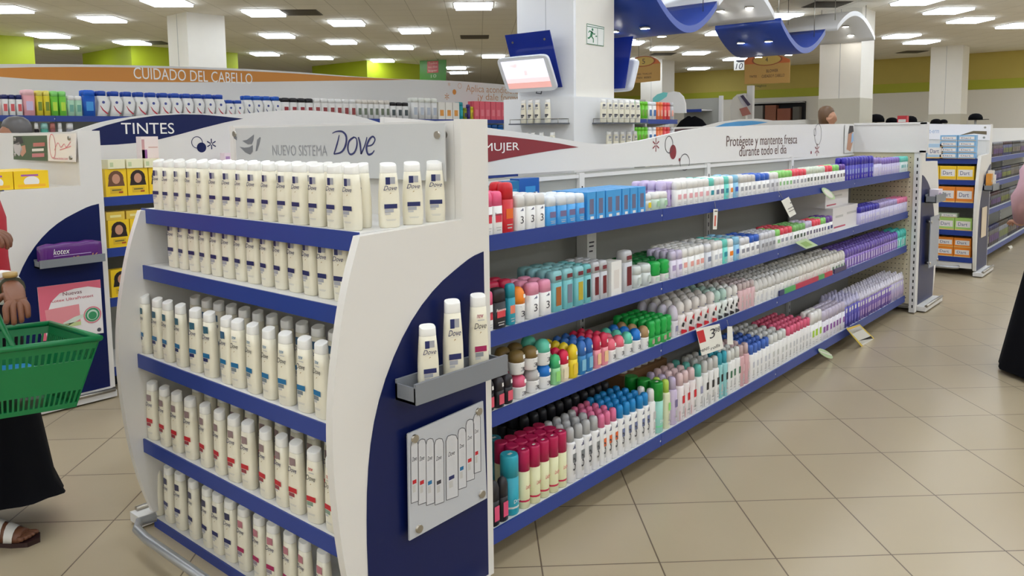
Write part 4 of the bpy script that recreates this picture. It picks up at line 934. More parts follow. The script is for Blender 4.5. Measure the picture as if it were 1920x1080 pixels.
# ================================================================ hair care goods on the tall run behind
def far_item(kind, h, wd, body, cap, band):
    """single-mesh product for the distant shelves"""
    k = ('far', kind, h, wd, body.name, cap.name, band.name)
    if k in _pc: return _pc[k]
    a = wd*.47; d = min(a*.75, .03); b = MB(body)
    if kind == 'flat': b.loft(rings([(0, a*.9, d), (h*.3, a, d), (h*.8, a*.85, d)], 3, 10)); b.m(cap).loft(rings([(h*.8, a*.6, d*.7), (h*.98, a*.55, d*.65), (h, a*.3, d*.3)], 3, 10))
    elif kind == 'wave':
        P = [(0, .75), (h*.25, .95), (h*.55, 1.0), (h*.8, .8)]
        R_ = rings([(z, a*s_, d) for z, s_ in P], 3, 10); R_ = [[(x+a*.35*math.sin(z/h*5-.8), y, z) for x, y, z in r] for r in R_]
        b.loft(R_); b.m(cap).poly([(x, y, z) for x, y, z in R_[-1]]); C2 = [(h*.8, a*.7, d*.9), (h*.97, a*.75, d*.9), (h, a*.5, d*.7)]
        b.loft([[(x-a*.1, y, z) for x, y, z in r] for r in rings(C2, 3, 10)])
    elif kind == 'box': b.box(-a, a, -d, d, 0, h)
    else: b.loft(rings([(0, a*.95, d), (h*.78, a, d)], 3, 10)); b.m(cap).loft(rings([(h*.78, a*.98, d), (h*.97, a*.95, d), (h, a*.6, d*.6)], 3, 10))
    b.m(band)
    if kind == 'wave': b.stroke([(-a*.5, -d-.001, h*.42), (-a*.1, -d-.001, h*.25), (a*.5, -d-.001, h*.12), (a*.75, -d-.001, h*.1)], [.004, .012, .014, .006], nrm=-Y); b.m(C(70, 80, 150)).disc((a*.05, -d-.0012, h*.55), X, Z, a*.25, 10)
    else: b.rect((-a*.55, -d-.001, h*.2), X, Z, a*1.1, h*.35)
    m = b.mesh(kind+'_bottle'); _pc[k] = (m, h, 2*d); return _pc[k]
def fseg(p0, p1, desc, kind, h, pitch, rows, body, cap, band, y, z, name='hair_care_bottle', cat='bottle', where='on the hair care shelf', xr=None):
    xa, xb = xr or (xat(p0, y, z), xat(p1, y, z)); n = max(1, round((xb-xa)/pitch)); st = (xb-xa)/n; me, h_, dep = far_item(kind, h, st*.98, body, cap, band)
    for r in range(rows):
        for k in range(n):
            o = link(name, me); tag(o, desc+(' ' if r == 0 else ', rear row ')+where, cat, desc+where+('' if r == 0 else ' rear')); o.location = (xa+st*(k+.5), y+dep/2+r*dep*1.1, z); o.rotation_euler = (0, 0, random.uniform(-.06, .06))
ZA = 1.7735; ya = 8.13
fseg(-30, 5, 'brown and white bottle', 'flat', .19, .09, 1, C(226, 200, 190), C(120, 60, 40), RDD, ya, ZA)
fseg(5, 45, 'white bottle with navy cap and red spot', 'std', .185, .068, 2, W_, C(24, 34, 96), C(214, 90, 90), ya, ZA)
fseg(45, 70, 'pink bottle', 'std', .235, .08, 2, C(236, 170, 176), C(246, 196, 200), C(206, 190, 220), ya, ZA)
fseg(70, 97, 'yellow bottle', 'std', .23, .08, 2, C(232, 214, 60), C(240, 226, 110), C(120, 140, 40), ya, ZA)
fseg(97, 128, 'lime green bottle', 'std', .23, .08, 2, C(120, 206, 70), C(140, 220, 120), C(190, 226, 60), ya, ZA)
fseg(128, 157, 'pale green bottle', 'std', .19, .08, 1, C(180, 220, 190), W_, C(110, 170, 150), ya, ZA)
fseg(157, 183, 'deep blue bottle', 'std', .25, .09, 2, C(20, 90, 190), C(30, 100, 210), C(60, 150, 220), ya, ZA)
fseg(183, 425, 'curved white bottle with blue cap and red swoosh', 'wave', .245, .125, 2, W_, C(24, 70, 170), C(190, 40, 60), ya, ZA)
fseg(425, 459, 'short white bottle with blue cap', 'wave', .19, .11, 2, W_, C(24, 70, 170), C(210, 120, 130), ya, ZA)
fseg(459, 530, 'curved white bottle with navy swoosh', 'wave', .245, .115, 2, W_, C(24, 90, 190), C(30, 50, 110), ya, ZA)
fseg(530, 590, 'white bottle with black cap', 'std', .235, .10, 2, W_, C(26, 24, 28), C(150, 40, 50), ya, ZA)
fseg(590, 670, 'cream bottle with dark mark', 'std', .24, .10, 2, C(236, 232, 226), W_, C(150, 60, 60), ya, ZA)
fseg(670, 733, 'white bottle with grey-green label', 'std', .24, .10, 2, W_, C(226, 218, 206), C(110, 120, 100), ya, ZA)
fseg(733, 768, 'white bottle with black cap and dark label', 'std', .22, .10, 2, W_, C(26, 24, 28), C(70, 80, 80), ya, ZA)
fseg(774, 822, 'slender white bottle', 'std', .29, .115, 2, W_, C(236, 236, 226), C(190, 196, 206), ya, ZA)
fseg(822, 862, 'white carton with orange stripe', 'box', .24, .13, 2, C(240, 234, 222), W_, C(236, 160, 70), ya, ZA)
fseg(862, 870, 'teal bottle', 'std', .25, .10, 2, C(20, 150, 160), C(20, 150, 160), C(40, 170, 180), ya, ZA)
fseg(870, 877, 'olive bottle', 'std', .17, .08, 1, C(140, 150, 30), C(140, 150, 30), C(60, 60, 90), ya, ZA)
fseg(877, 883, 'violet bottle', 'std', .22, .08, 1, C(60, 40, 120), C(60, 40, 120), C(80, 60, 140), ya, ZA)
fseg(883, 889, 'mustard bottle', 'std', .19, .08, 1, C(220, 200, 40), C(220, 200, 40), C(180, 150, 40), ya, ZA)
fseg(889, 950, 'coral carton', 'box', .27, .115, 2, C(232, 96, 112), C(232, 96, 112), C(240, 130, 140), ya, ZA)
lower = ('on the second hair care shelf',)
fseg(912, 946, 'royal blue bottle', 'std', .26, .12, 2, C(16, 110, 180), C(20, 90, 160), C(40, 140, 200), ya, 1.4435, where=lower[0])
for a, c, d_, bc, cc in ((68, 76, 'white-capped dark', C(40, 36, 40), W_), (80, 95, 'green', C(90, 170, 150), C(150, 200, 190)), (97, 108, 'brown-red', C(150, 90, 90), C(190, 120, 110)), (112, 120, 'white', W_, W_), (128, 142, 'grey', C(150, 150, 156), W_)):
    fseg(a, c, d_+' bottle', 'std', .265, .09, 1, bc, cc, LTGREY, ya, 1.4435, where=lower[0])

# ================================================================ clad column with screens, shelves and bottles
CLAD = mat('gloss_white_cladding', (232, 232, 232), .2)
cc = thing('column_cladding', 'gloss white cladding box wrapped round the central column', 'cladding', (0, 0, 0))
cb = MB(CLAD).box(6.2, 7.28, 4.55, 5.44, .0, 1.905); cb.build('cladding_box', cc)
g = MB(CLAD).box(6.262, 6.298, 4.595, 5.30, 1.905, ZC-.01); g.m(GREY).box(6.2605, 6.2618, 4.93, 4.934, 2.56, ZC-.02); g.build('upper_panel', cc)
SHELFG = mat('smoked_glass', (92, 96, 104), .15)
def wire_shelf(label, corners, z, axis):
    r = thing('display_shelf', label, 'shelf')
    (xa, xb), (y0, y1) = corners
    MB(SHELFG).box(xa, xb, y0, y1, z-.012, z).build('glass', r)
    w_ = MB(STEEL)
    P = [(xa+.01, y0+.01, z+.04), (xb-.005, y0+.01, z+.04), (xb-.005, y1-.01, z+.04), (xa+.01, y1-.01, z+.04)]
    w_.tube(P, .003, 6, True)
    for p in P: w_.cyl(p, (p[0], p[1], z-.002), .003, 6)
    w_.build('wire_rail', r)
    return r
for z, t in ((1.655, 'upper'), (1.34, 'lower')):
    wire_shelf('%s smoked glass shelf on the wide white face of the column' % t, ((6.02, 6.199), (4.60, 5.22)), z, 'x')
    wire_shelf('%s smoked glass shelf on the aisle face of the column' % t, ((6.50, 7.26), (4.37, 4.549)), z, 'y')
pc = shampoo(.235, INK, C(90, 90, 96), C(110, 110, 116)); pc2 = shampoo(.235, RB, LTGREY, C(160, 160, 166))
for k, px in enumerate((982, 995, 1008, 1027)):
    bottle(pc, (6.10, yat(px, 6.10, 1.75), 1.6553), 'white bottle with two dark spots on the upper glass shelf of the wide column face', 'bottles on the upper wide-face shelf')
for k, px in enumerate((972, 986, 1000, 1016, 1036)):
    bottle(pc2, (6.10, yat(px, 6.10, 1.45), 1.3403), 'white bottle on the lower glass shelf of the wide column face', 'bottles on the lower wide-face shelf')
for k in range(7): bottle(pc, (6.56+.105*k, 4.46, 1.6553), 'white bottle with dark spots on the upper glass shelf of the aisle column face', 'bottles on the upper aisle-face shelf', rz=-.4)
for k in range(5): bottle(pc2, (6.66+.12*k, 4.46, 1.3403), 'white bottle with red foot on the lower glass shelf of the aisle column face', 'bottles on the lower aisle-face shelf', rz=-.4)
def screen(label, c, ax, nrm, wd, h, tilt, bl):
    """television on a tilted blue acrylic board; c = centre of the board, ax = horizontal axis, nrm = outward direction"""
    ax, nrm = Vector(ax), Vector(nrm); up = (Z*math.cos(tilt)+nrm*math.sin(tilt)); out = (nrm*math.cos(tilt)-Z*math.sin(tilt)); c = Vector(c)
    r = thing('television', label, 'television')
    bd = MB(mat('blue_acrylic', (20, 44, 140), .12)).obox(c-ax*.28-up*.28, ax*.56, up*.56, out*.008).build('backing_board', r)
    for sx_, sz in ((-.2, .2), (.2, .2), (.2, -.2), (-.2, -.2)): MB(STEEL).cyl(c+ax*sx_+up*sz+out*.008, c+ax*sx_+up*sz+out*.016, .011).build('bolt', bd)
    MB(DARKG).obox(c-ax*.06-up*.14+out*.008, ax*.12, up*.12, out*.12).build('wall_arm', r)
    up2 = (Z*math.cos(tilt+.12)+nrm*math.sin(tilt+.12)); out2 = (nrm*math.cos(tilt+.12)-Z*math.sin(tilt+.12)); c2 = c+out*.15-up*.09+ax*.0
    q = []
    for s_, dd in ((.86, -.04), (1, -.02), (1, .0), (.985, .008)):
        q.append([c2+ax*(wd/2*s_*math.copysign(abs(math.cos(a))**.22, math.cos(a)))+up2*(h/2*s_*math.copysign(abs(math.sin(a))**.22, math.sin(a)))+out2*dd for a in [2*math.pi*j/28 for j in range(28)]])
    cs = MB(mat('white_tv_case', (226, 228, 232), .25)); cs.loft(q).build('case', r)
    sc = mat('screen_glow', (232, 230, 240), .2, emit=.8); sc2 = mat('screen_pink_glow', (226, 168, 160), .2, emit=.7); sc3 = mat('screen_blush_glow', (236, 206, 208), .2, emit=.8)
    d = MB(sc); o = c2-ax*(wd*.42)-up2*(h*.38)+out2*.0105
    d.rect(o+up2*h*.28, ax, up2, wd*.84, h*.50); d.m(sc3).rect(o+up2*h*.16, ax, up2, wd*.84, h*.12); d.m(sc2).rect(o, ax, up2, wd*.84, h*.16); d.m(sc3).poly([o+ax*wd*.12+up2*h*.66+out2*.0006, o+ax*wd*.32+up2*h*.7+out2*.0006, o+ax*wd*.26+up2*h*.58+out2*.0006]); d.m(sc3).rect(o+ax*wd*.4+up2*h*.36+out2*.0006, ax, up2, wd*.06, h*.14)
    d.build('display', r)
    MB(mat('dark_gap_2', (40, 40, 44), .5)).tube([c-up*.28-ax*.02+out*.005, c-up*.33-ax*.03+nrm*.04, c-up*.34+ax*.02+nrm*.03, c-up*.28+ax*.03+out*.004], .006, 6).build('cable', r)
    return r
screen('white framed television glowing on a tilted blue board over the wide column face', (6.14, 4.99, 2.265), (0, -1, 0), (-1, 0, 0), .64, .37, R(20), 0)
screen('white television seen edge-on from a blue board round the column corner', (7.17, 4.99, 2.22), (0, 1, 0), (1, 0, 0), .64, .37, R(18), 0) if 0 else None
# second screen hangs on the far end of the aisle face, facing along the aisle
screen('second television with blue board turned away, beyond the column edge', (7.12, 4.80, 2.28), (0, 1, 0), (1, 0, 0), .60, .37, R(16), 0)
ex = thing('exit_sign', 'small running figure exit sign on the narrow column face', 'sign')
ye = 4.604; E2 = lambda px, py, d=0: ony(px, py, ye-d*.0006)
MB(C(236, 236, 230)).prism([E2(*p) for p in ((1100, 44), (1133, 51), (1132, 87), (1099.5, 82))], (0, .004, 0)).build('plate', ex)
g = MB(C(60, 120, 80)); G2 = C(20, 120, 70)
for a, c in (((1100, 44.5), (1133, 51.5)), ((1132.5, 51), (1131.5, 86.5)), ((1132, 86.5), (1100, 81.5)), ((1100.4, 82), (1100.6, 44.5)), ((1101, 49), (1132, 54.5)), ((1120.5, 52), (1120.5, 84))): g.stroke([E2(*a, 1), E2(*c, 1)], .007, nrm=-Y)
g.m(G2); g.disc(E2(1111, 55.5, 2), X, Z, .014)
for pts, wd in ((((1110, 59), (1108.5, 68)), .035), (((1108.5, 67), (1104.5, 71.5), (1102, 71)), .016), (((1108.5, 67), (1112.5, 73), (1112.5, 80)), .016), (((1110, 60), (1105.5, 58), (1103.5, 61)), .012), (((1110, 60), (1113, 64), (1116, 63.5)), .012), (((1116.5, 68), (1119.5, 68)), .012)): g.stroke([E2(*p, 2) for p in pts], wd, nrm=-Y)
g.build('pictogram', ex)

# ================================================================ wave canopies between the columns
CANB = mat('blue_canopy', (38, 66, 150), .35); CANW = mat('white_canopy', (226, 226, 226), .35)
SPOT = mat('spot_lamp', (255, 252, 246), .4, emit=60)
def canopy(label, m, x0, x1, z0, dz, y0, y1, lamps):
    r = thing('ceiling_canopy', label, 'canopy'); n = 20
    prof = []
    for k in range(n+1):
        t = k/n; prof.append((x0+(x1-x0)*t, z0+dz*math.sin(math.pi*t)**.9))
    th = .075; low = [(x, z) for x, z in prof]; hi = [(x, z+th) for x, z in reversed(prof)]
    b = MB(m); vs = [(x, y, z) for y in (y0, y1) for x, z in low+hi]; nn = len(low+hi)
    b.smooth = False; b.add(vs, [(k, k+1, nn-2-k, nn-1-k) for k in range(n)]+[(nn+k, nn+nn-1-k, nn+nn-2-k, nn+k+1) for k in range(n)])
    base = len(b.v)-2*nn; b.smooth = True
    for k in range(nn): b.face((base+k, base+nn+k, base+nn+(k+1) % nn, base+(k+1) % nn))
    b.build('curved_shell', r)
    for u, v in lamps:
        x = x0+(x1-x0)*u; z = z0+dz*math.sin(math.pi*u)**.9; y = y0+(y1-y0)*v
        q = MB(STEEL); q.tube([(x, y, z+.004), (x, y, z-.012)], [.062, .056], 14); o = q.build('spot_ring', r); o2 = MB(SPOT).disc((x, y, z-.0125), X, -Y, .048, 14).build('spot_lamp', o)
    rod = MB(STEEL)
    for u in (.1, .9):
        for y in (y0+.1, y1-.1): rod.cyl((x0+(x1-x0)*u, y, z0+dz*.3+th*.5), (x0+(x1-x0)*u, y, ZC-.01), .006, 6)
    rod.build('hanging_rod', r); return r
canopy('blue scooped ceiling canopy beginning behind the central column', CANB, 7.02, 8.40, 2.93, -.33, 4.18, 5.15, ((.3, .35), (.55, .35), (.3, .75), (.55, .75)))
canopy('white arched ceiling canopy between the two blue scoops', CANW, 8.45, 10.0, 2.96, .30, 4.18, 5.10, ((.84, .25), (.84, .68), (.5, .5)))
canopy('blue scooped ceiling canopy between the two white arches', CANB, 10.2, 11.8, 2.93, -.32, 4.18, 5.10, ((.16, .72), (.17, .3), (.5, .7), (.6, .3)))
canopy('white arched ceiling canopy capping the dado-banded column', CANW, 12.3, 14.10, 3.03, .30, 4.18, 5.10, ((.9, .36), (.75, .36)))

# ================================================================ hanging signs
def hang(label, name, px, x, pts_body, body, prints, cat='sign', rods=True, thick=.02):
    r = thing(name, label, cat)
    q = [onx(*p, x) for p in pts_body]; b = MB(body).prism(q, (thick, 0, 0)); b.build('board', r)
    g = MB(INK)
    for it in prints:
        d = x-.0015-.0006*it[-1]
        if it[0] == 't': g.m(it[4]); fit_text(g, it[1], onx(*it[2], d), onx(*it[3], d), it[5])
        elif it[0] == 'p': g.m(it[2]).poly([onx(*p, d) for p in it[1]])
        else:
            cx, cy, rx, ry = it[1]; c = onx(cx, cy, d); a = (onx(cx+rx, cy, d)-c).length; h = (onx(cx, cy-ry, d)-c).length; g.m(it[2]).disc(c, -Y, Z, a, 24, h)
    g.build('print', r)
    if rods:
        rd = MB(STEEL); ymin, ymax = min(p.y for p in q), max(p.y for p in q); zt = max(p.z for p in q)
        for y in (ymin+(ymax-ymin)*.3, ymin+(ymax-ymin)*.7):
            if zt < ZC: rd.cyl((x+thick/2, y, zt-.12), (x+thick/2, y, ZC), .005, 6)
        rd.build('hanging_rod', r)
    return r
TANB = mat('tan_board', (206, 160, 84), .5); ORB = C(214, 110, 40); OVAL = C(210, 176, 84); DK = C(70, 50, 30)
el = [(1437.5+42*math.cos(t), 116-15*math.sin(t)) for t in [math.pi*k/12 for k in range(13)]]
hang('hanging tan aisle sign numbered 4 under the blue canopy', 'aisle_sign', 0, 13.2, [(1396, 158), (1480, 155)]+[(1481, 112)]+el[2:-2]+[(1396, 114)], TANB,
     (('p', [(1396, 121), (1481, 117), (1481, 111)]+el[2:-2]+[(1396, 113)], ORB, 1), ('o', (1438, 112, 29, 11), C(160, 80, 30), 2), ('o', (1438, 112, 26, 9.5), OVAL, 3), ('t', '4', (1435, 116), (1440, 107), DK, 0, 4), ('t', 'BLOWER', (1437, 136), (1459, 129), DK, 0, 1), ('t', 'CUIDADO P. CABELLO', (1428, 146), (1471, 138), DK, 0, 1), ('t', 'TINTES', (1405, 146), (1419, 141), DK, 0, 1)))
el = [(1209+28*math.cos(t), 120-15*math.sin(t)) for t in [math.pi*k/12 for k in range(13)]]
hang('hanging tan aisle sign numbered 5 beyond the central column', 'aisle_sign', 0, 12.4, [(1180, 157), (1237, 151), (1237.5, 118)]+el[1:-1]+[(1180, 120)], TANB,
     (('p', [(1182, 124), (1237.5, 118.5), (1237, 116)]+el[1:-1]+[(1182, 119)], ORB, 1), ('o', (1206, 115, 23, 10), C(170, 76, 24), 2), ('o', (1206, 115, 20, 8.5), OVAL, 3), ('t', '5', (1204, 120), (1209.5, 110), DK, 0, 4), ('t', 'MEN  TOALLAS', (1194, 141), (1222, 136), DK, 0, 1), ('t', 'MEN  BEBES', (1194, 148), (1221, 143), DK, 0, 1)))
hang('small white hanging card reading 10', 'number_sign', 0, 16, [(1376, 132), (1395, 131), (1395, 113), (1376, 114)], C(234, 232, 226), (('t', '10', (1379, 130), (1393, 118), INK, .2, 1), ('p', [(1378, 113), (1396, 112), (1395, 116), (1384, 117)], INK, 2)))
hang('green and red hanging banner reading Todos los días Súper', 'banner', 0, 15.2, [(787, 160), (835, 160), (836, 112), (787, 114)], C(70, 140, 50),
     (('p', [(801, 137), (822, 136), (822, 114), (801, 115)], C(196, 50, 56), 1), ('t', 'Todos', (803, 121), (820, 115.5), C(240, 190, 180), 0, 2), ('t', 'los días', (803, 128), (820, 122.5), C(240, 190, 180), 0, 2), ('t', 'Súper', (803, 136), (820, 129.5), C(240, 226, 220), 0, 2), ('t', '10', (808, 146), (818, 139), C(190, 210, 180), 0, 2)))

# ================================================================ toothpaste cartons
DART = C(60, 70, 120)
def paste(x, y, z, label, group, col, h=.10, wd=.175, txt='Dart'):
    o = carton('toothpaste_carton', label, 'carton', x, y, z, wd, .10, h, col, (('r', -.42, .25, .84, .5, C(238, 232, 226)), ('t', txt, -.3, .36, .55, .28, DART), ('r', -.5, .0, 1, .08, C(236, 190, 110))), group, FRONT); return o
def prow(z, y0, n, pitch, label, group, col, h, wd, layers=1, xx=9.53):
    for l in range(layers):
        for k in range(n): paste(xx, y0+pitch*k, z+l*(h+.002), label, group, col, h, wd)
prow(1.2415, 2.16, 5, .165, 'white and pale blue toothpaste carton on the top shelf of the toothpaste unit', 'top shelf toothpaste cartons', C(176, 204, 226), .155, .155)
prow(1.2415, 1.86, 2, .17, 'sky blue toothpaste carton in the stepped pile on the top shelf', 'stepped pile of blue toothpaste cartons', C(130, 180, 220), .06, .165, 4)
prow(1.016, 1.86, 7, .165, 'yellow toothpaste carton on the second shelf of the toothpaste unit', 'yellow toothpaste cartons', C(244, 200, 40), .145, .16)
prow(.776, 1.86, 2, .17, 'orange toothpaste carton on the third shelf', 'orange cartons on the third toothpaste shelf', C(238, 140, 50), .165, .165)
prow(.776, 2.21, 4, .17, 'white and red toothpaste carton stacked on the third shelf', 'white cartons on the third toothpaste shelf', C(232, 214, 210), .05, .165, 3)
prow(.481, 1.86, 7, .165, 'green-footed white toothpaste carton on the fourth shelf', 'green toothpaste cartons', C(170, 206, 110), .13, .16)
prow(.196, 1.86, 7, .165, 'orange toothpaste carton stacked two high on the lowest shelf', 'orange cartons on the lowest toothpaste shelf', C(240, 140, 40), .10, .16, 2)
prow(.481+.132, 2.0, 5, .165, 'grey-green toothpaste carton lying on the fourth shelf row', 'grey-green cartons on the fourth shelf', C(190, 200, 180), .045, .16)
ts = thing('printed_sign', 'white header sign with a folded toothbrush picture above the toothpaste', 'sign')
xs_ = 9.885; f = lambda px, py, d=0: onx(px, py, xs_-.0008*d)
MB(C(238, 234, 234)).prism([f(*p) for p in ((1735, 232), (1858, 234), (1856, 263), (1735, 261))], (.005, 0, 0)).build('sheet', ts)
g = MB(C(110, 96, 70)); g.poly([f(*p, 1) for p in ((1798, 254), (1825, 245.5), (1850, 246), (1850, 252.5), (1826, 250.5))]); g.m(C(150, 170, 200)); fit_text(g, 'dent-erm', f(1731, 250, 1), f(1761, 241, 1)); g.m(STEEL)
for px, py in ((1847, 239), (1845, 258)): g.disc(f(px, py, 1), -Y, Z, .012)
g.build('print', ts)
for k, (px, c1) in enumerate(((1866, C(220, 150, 60)), (1872, C(226, 220, 210)), (1879, C(236, 226, 216)))):
    x = xat(px, 1.67, 1.0); carton('toothpaste_carton', ('white carton tilted on the tray of the toothpaste side panel', 'orange-topped carton on the tray of the toothpaste side panel', 'white striped carton at the far end of that toothpaste tray')[k], 'carton', 9.68+.09*k, 1.672, .909, .075, .05, (.17, .2, .15)[k], c1, (('r', -.3, .2, .6, .1, GREY), ('r', -.3, .5, .6, .1, LTGREY)))
pw = MB(C(226, 206, 180)).box(9.60, 9.84, 1.708, 1.714, .40, .72).build('poster'); tag(pw, 'beige poster on the blue panel of the toothpaste unit', 'poster')
# dark goods on the run behind the toothpaste unit
DARKS = [C(30, 30, 36), C(60, 24, 30), C(40, 40, 90), C(34, 30, 30), C(70, 60, 50), C(110, 110, 116)]
for zi, z in enumerate((1.2205, .9305, .6205, .1505)):
    for j in range(6):
        xa = 10.2+.62*j
        fseg(0, 0, ('black', 'wine-red', 'navy', 'charcoal', 'olive-brown', 'grey')[(j+zi) % 6]+' bottle', 'std', (.17, .15, .17, .24)[zi], .075, 1, DARKS[(j+zi) % 6], DARKS[(j*2+zi+3) % 6], (C(150, 140, 130), C(120, 90, 150), C(150, 160, 80))[j % 3], 1.84, z, 'dark_bottle', 'bottle', 'on the %s shelf of the dark goods run' % ('top', 'second', 'third', 'lowest')[zi], (xa, xa+.60))
quad_tag('small white tag hanging from the lowest shelf of the dark goods run', ((1890, 462), (1897, 460), (1902, 470), (1898, 471)), 1.79, TAGW)

# ================================================================ beyond the column: green shampoo shelves, arch sign, boards
gg = gondola('white tall shelving run of lime bottles beyond the column', None, 7.7, 9.1, 5.05, .47, (1.71, 1.42, 1.1, .7, .2), [7.7, 9.1], 1.98)
for a, c, d_, col in ((1184, 1216, 'lime green', C(110, 200, 40)), (1216, 1232, 'white and blue', W_), (1232, 1244, 'orange', C(240, 120, 60)), (1244, 1258, 'red', C(226, 70, 70)), (1258, 1264, 'grey', SIL)):
    for z, t in ((1.7105, 'upper'), (1.4205, 'lower')): fseg(a, c, d_+' bottle', 'std', .215 if z > 1.5 else .2, .085, 2, col, col if d_ != 'white and blue' else C(230, 232, 236), C(120, 160, 60) if a == 1184 else C(60, 110, 170) if a == 1216 else C(240, 170, 150), 5.08, z, where='on the %s shelf beyond the column' % t)
hdr = thing('header_sign', 'white blob-shaped header sign with teal leaf beyond the column', 'sign')
xh = 10.6; f = lambda px, py, d=0: onx(px, py, xh-.001*d)
MB(HM).prism([f(*p) for p in [(1218, 205), (1216, 196)]+[(1224, 184), (1235, 177), (1248, 173), (1254, 174), (1262, 171), (1272, 173), (1280, 181), (1284, 194), (1285, 212), (1218, 212)]], (.04, 0, 0)).build('board', hdr)
MB(C(110, 196, 190)).poly([f(*p, 1) for p in ((1224, 192), (1224, 184), (1232, 177), (1244, 173), (1252, 174), (1250, 181), (1240, 188), (1228, 194))]).build('leaf_print', hdr)
MB(WHITE2).box(xh+.01, xh+.03, f(1250, 200).y-.03, f(1250, 200).y+.03, 0, f(1250, 205).z).build('post', hdr)
bd = thing('shelving_unit', 'plain white tall shelving unit with one blue shelf beyond the column', 'shelving'); xb_ = 11.6
q = [onx(*p, xb_) for p in ((1283, 186), (1349, 182))]
MB(PANELG).box(xb_, xb_+.03, q[1].y, q[0].y, .05, q[0].z).build('back_panel', bd); MB(WHITE2).box(xb_-.02, xb_+.04, q[1].y-.05, q[1].y, 0, q[0].z+.03).build('slotted_post', bd)
qz = onx(1300, 207, xb_-.25).z; d_ = MB(WHITE2).box(xb_-.35, xb_, q[1].y+.12, q[0].y+.05, qz-.01, qz+.01).build('shelf', bd); MB(BLUE).box(xb_-.36, xb_-.35, q[1].y+.12, q[0].y+.05, qz-.03, qz+.015).build('price_rail', d_)
bag = thing('dark_bag', 'dark bag heap under the single blue shelf beyond the column', 'bag'); p = onx(1295, 240, 11.2); MB(BLACKC).loft([[(p.x+.1*s_*math.cos(a), p.y+.28*s_*math.sin(a), p.z-.1+dz+.03*math.sin(3*a)) for a in [2*math.pi*j/14 for j in range(14)]] for s_, dz in ((.8, -.1), (1, 0), (.95, .12), (.7, .2), (.25, .26))]).build('fabric', bag)
MB(WHITE2).box(11.05, 11.35, p.y-.4, p.y+.4, 0, p.z-.2).build('stand', bag)
# run behind the deodorants: only its blue-lens header rises above the white board
bg = thing('shelving_run', 'shelving run behind the deodorants with a blue lens on its arched header', 'shelving'); yb_ = 5.3; f = lambda px, py, d=0: ony(px, py, yb_-.002*d)
pp = [f(*q) for q in ((1262, 246), (1264, 238.5), (1320, 237), (1350, 229), (1390, 223.5), (1420, 222.5), (1450, 226), (1480, 226), (1510, 224), (1540, 225), (1570, 232))]
MB(HM).prism([(v.x, yb_, v.z) for v in pp]+[(pp[-1].x, yb_, 1.35), (pp[0].x, yb_, 1.35)], (0, .03, 0)).build('header_board', bg)
g = MB(C(60, 150, 210)); g.poly([f(*q, 1) for q in ((1340, 238), (1360, 231), (1385, 227.5), (1410, 226.5), (1440, 229), (1420, 233), (1385, 237), (1360, 239))]); g.m(C(80, 50, 54)).poly([f(*q, 1) for q in ((1265, 242), (1280, 241), (1320, 240.2), (1290, 245), (1265, 249))]); g.build('print', bg)
MB(WHITE2).box(pp[0].x, pp[-1].x, yb_, yb_+.05, .05, 1.35).build('back_panel', bg); MB(WHITE2).box(pp[0].x, pp[-1].x, yb_-.45, yb_, .05, .2).build('base', bg)
# service corner by the far wall
rk = thing('wall_rack', 'dark wall recess with boxed goods under the lime band', 'rack'); xr_ = 24.6; f = lambda px, py: onx(px, py, xr_)
a, c = f(1404, 193), f(1504, 228); MB(DARKG).box(xr_+.2, 24.89, c.y, a.y, 0, a.z).build('recess_back', rk)
for z in (a.z-.02, c.z+.05, .9): MB(WHITE2).box(xr_-.1, xr_+.2, c.y, a.y, z-.02, z).build('shelf', rk)
for k, (p0, p1, y0_, y1_, col) in enumerate(((1408, 1432, 198, 222, C(150, 146, 140)), (1436, 1457, 197, 221, C(146, 90, 66)), (1459, 1484, 203, 217, C(150, 84, 60)), (1488, 1500, 200, 216, C(90, 84, 76)))):
    q0, q1 = f(p0, y1_), f(p1, y0_); q0.z = c.z+.051; o = MB(col).box(xr_-.08, xr_+.15, q1.y, q0.y, q0.z, q1.z).build('stacked_goods'); tag(o, ('grey', 'tall brown-red', 'wide brown-red', 'dark grey')[k]+' stack of goods in the far wall recess', 'goods')
wt = MB(C(110, 104, 70)); f = lambda px, py: onx(px, py, 24.87); fit_text(wt, 'Arreglos', f(1407, 165), f(1437, 158)); o = wt.build('wall_lettering'); tag(o, 'wall lettering reading Arreglos on the olive wall', 'lettering')
st = thing('display_stand', 'white curved counter stand with small leaning magazines by the far wall', 'stand'); xs2 = 15.5; f = lambda px, py, d=0: onx(px, py, xs2-.02*d)
MB(WHITE).prism([f(*p) for p in ((1370, 226), (1369, 200), (1374, 184), (1382, 177), (1396, 175), (1398, 226))], (.3, 0, 0)).build('curved_panel', st)
for k, (pts, col) in enumerate(((((1383, 181), (1390, 179), (1402, 198), (1395, 202)), C(200, 196, 206)), (((1388, 180), (1393, 178), (1407, 196), (1402, 199)), C(60, 50, 80)), (((1386, 204), (1400, 200), (1408, 214), (1392, 218)), C(176, 110, 100)))):
    o = MB(col).prism([f(*p, k+1) for p in pts], (.015, 0, 0)).build('magazine'); tag(o, ('silver', 'dark violet', 'rust-red')[k]+' magazine leaning on the curved counter stand', 'magazine')
pole = f(1402, 160); MB(WHITE2).box(xs2+.1, xs2+.2, pole.y-.06, pole.y+.06, 0, pole.z).build('post', st)
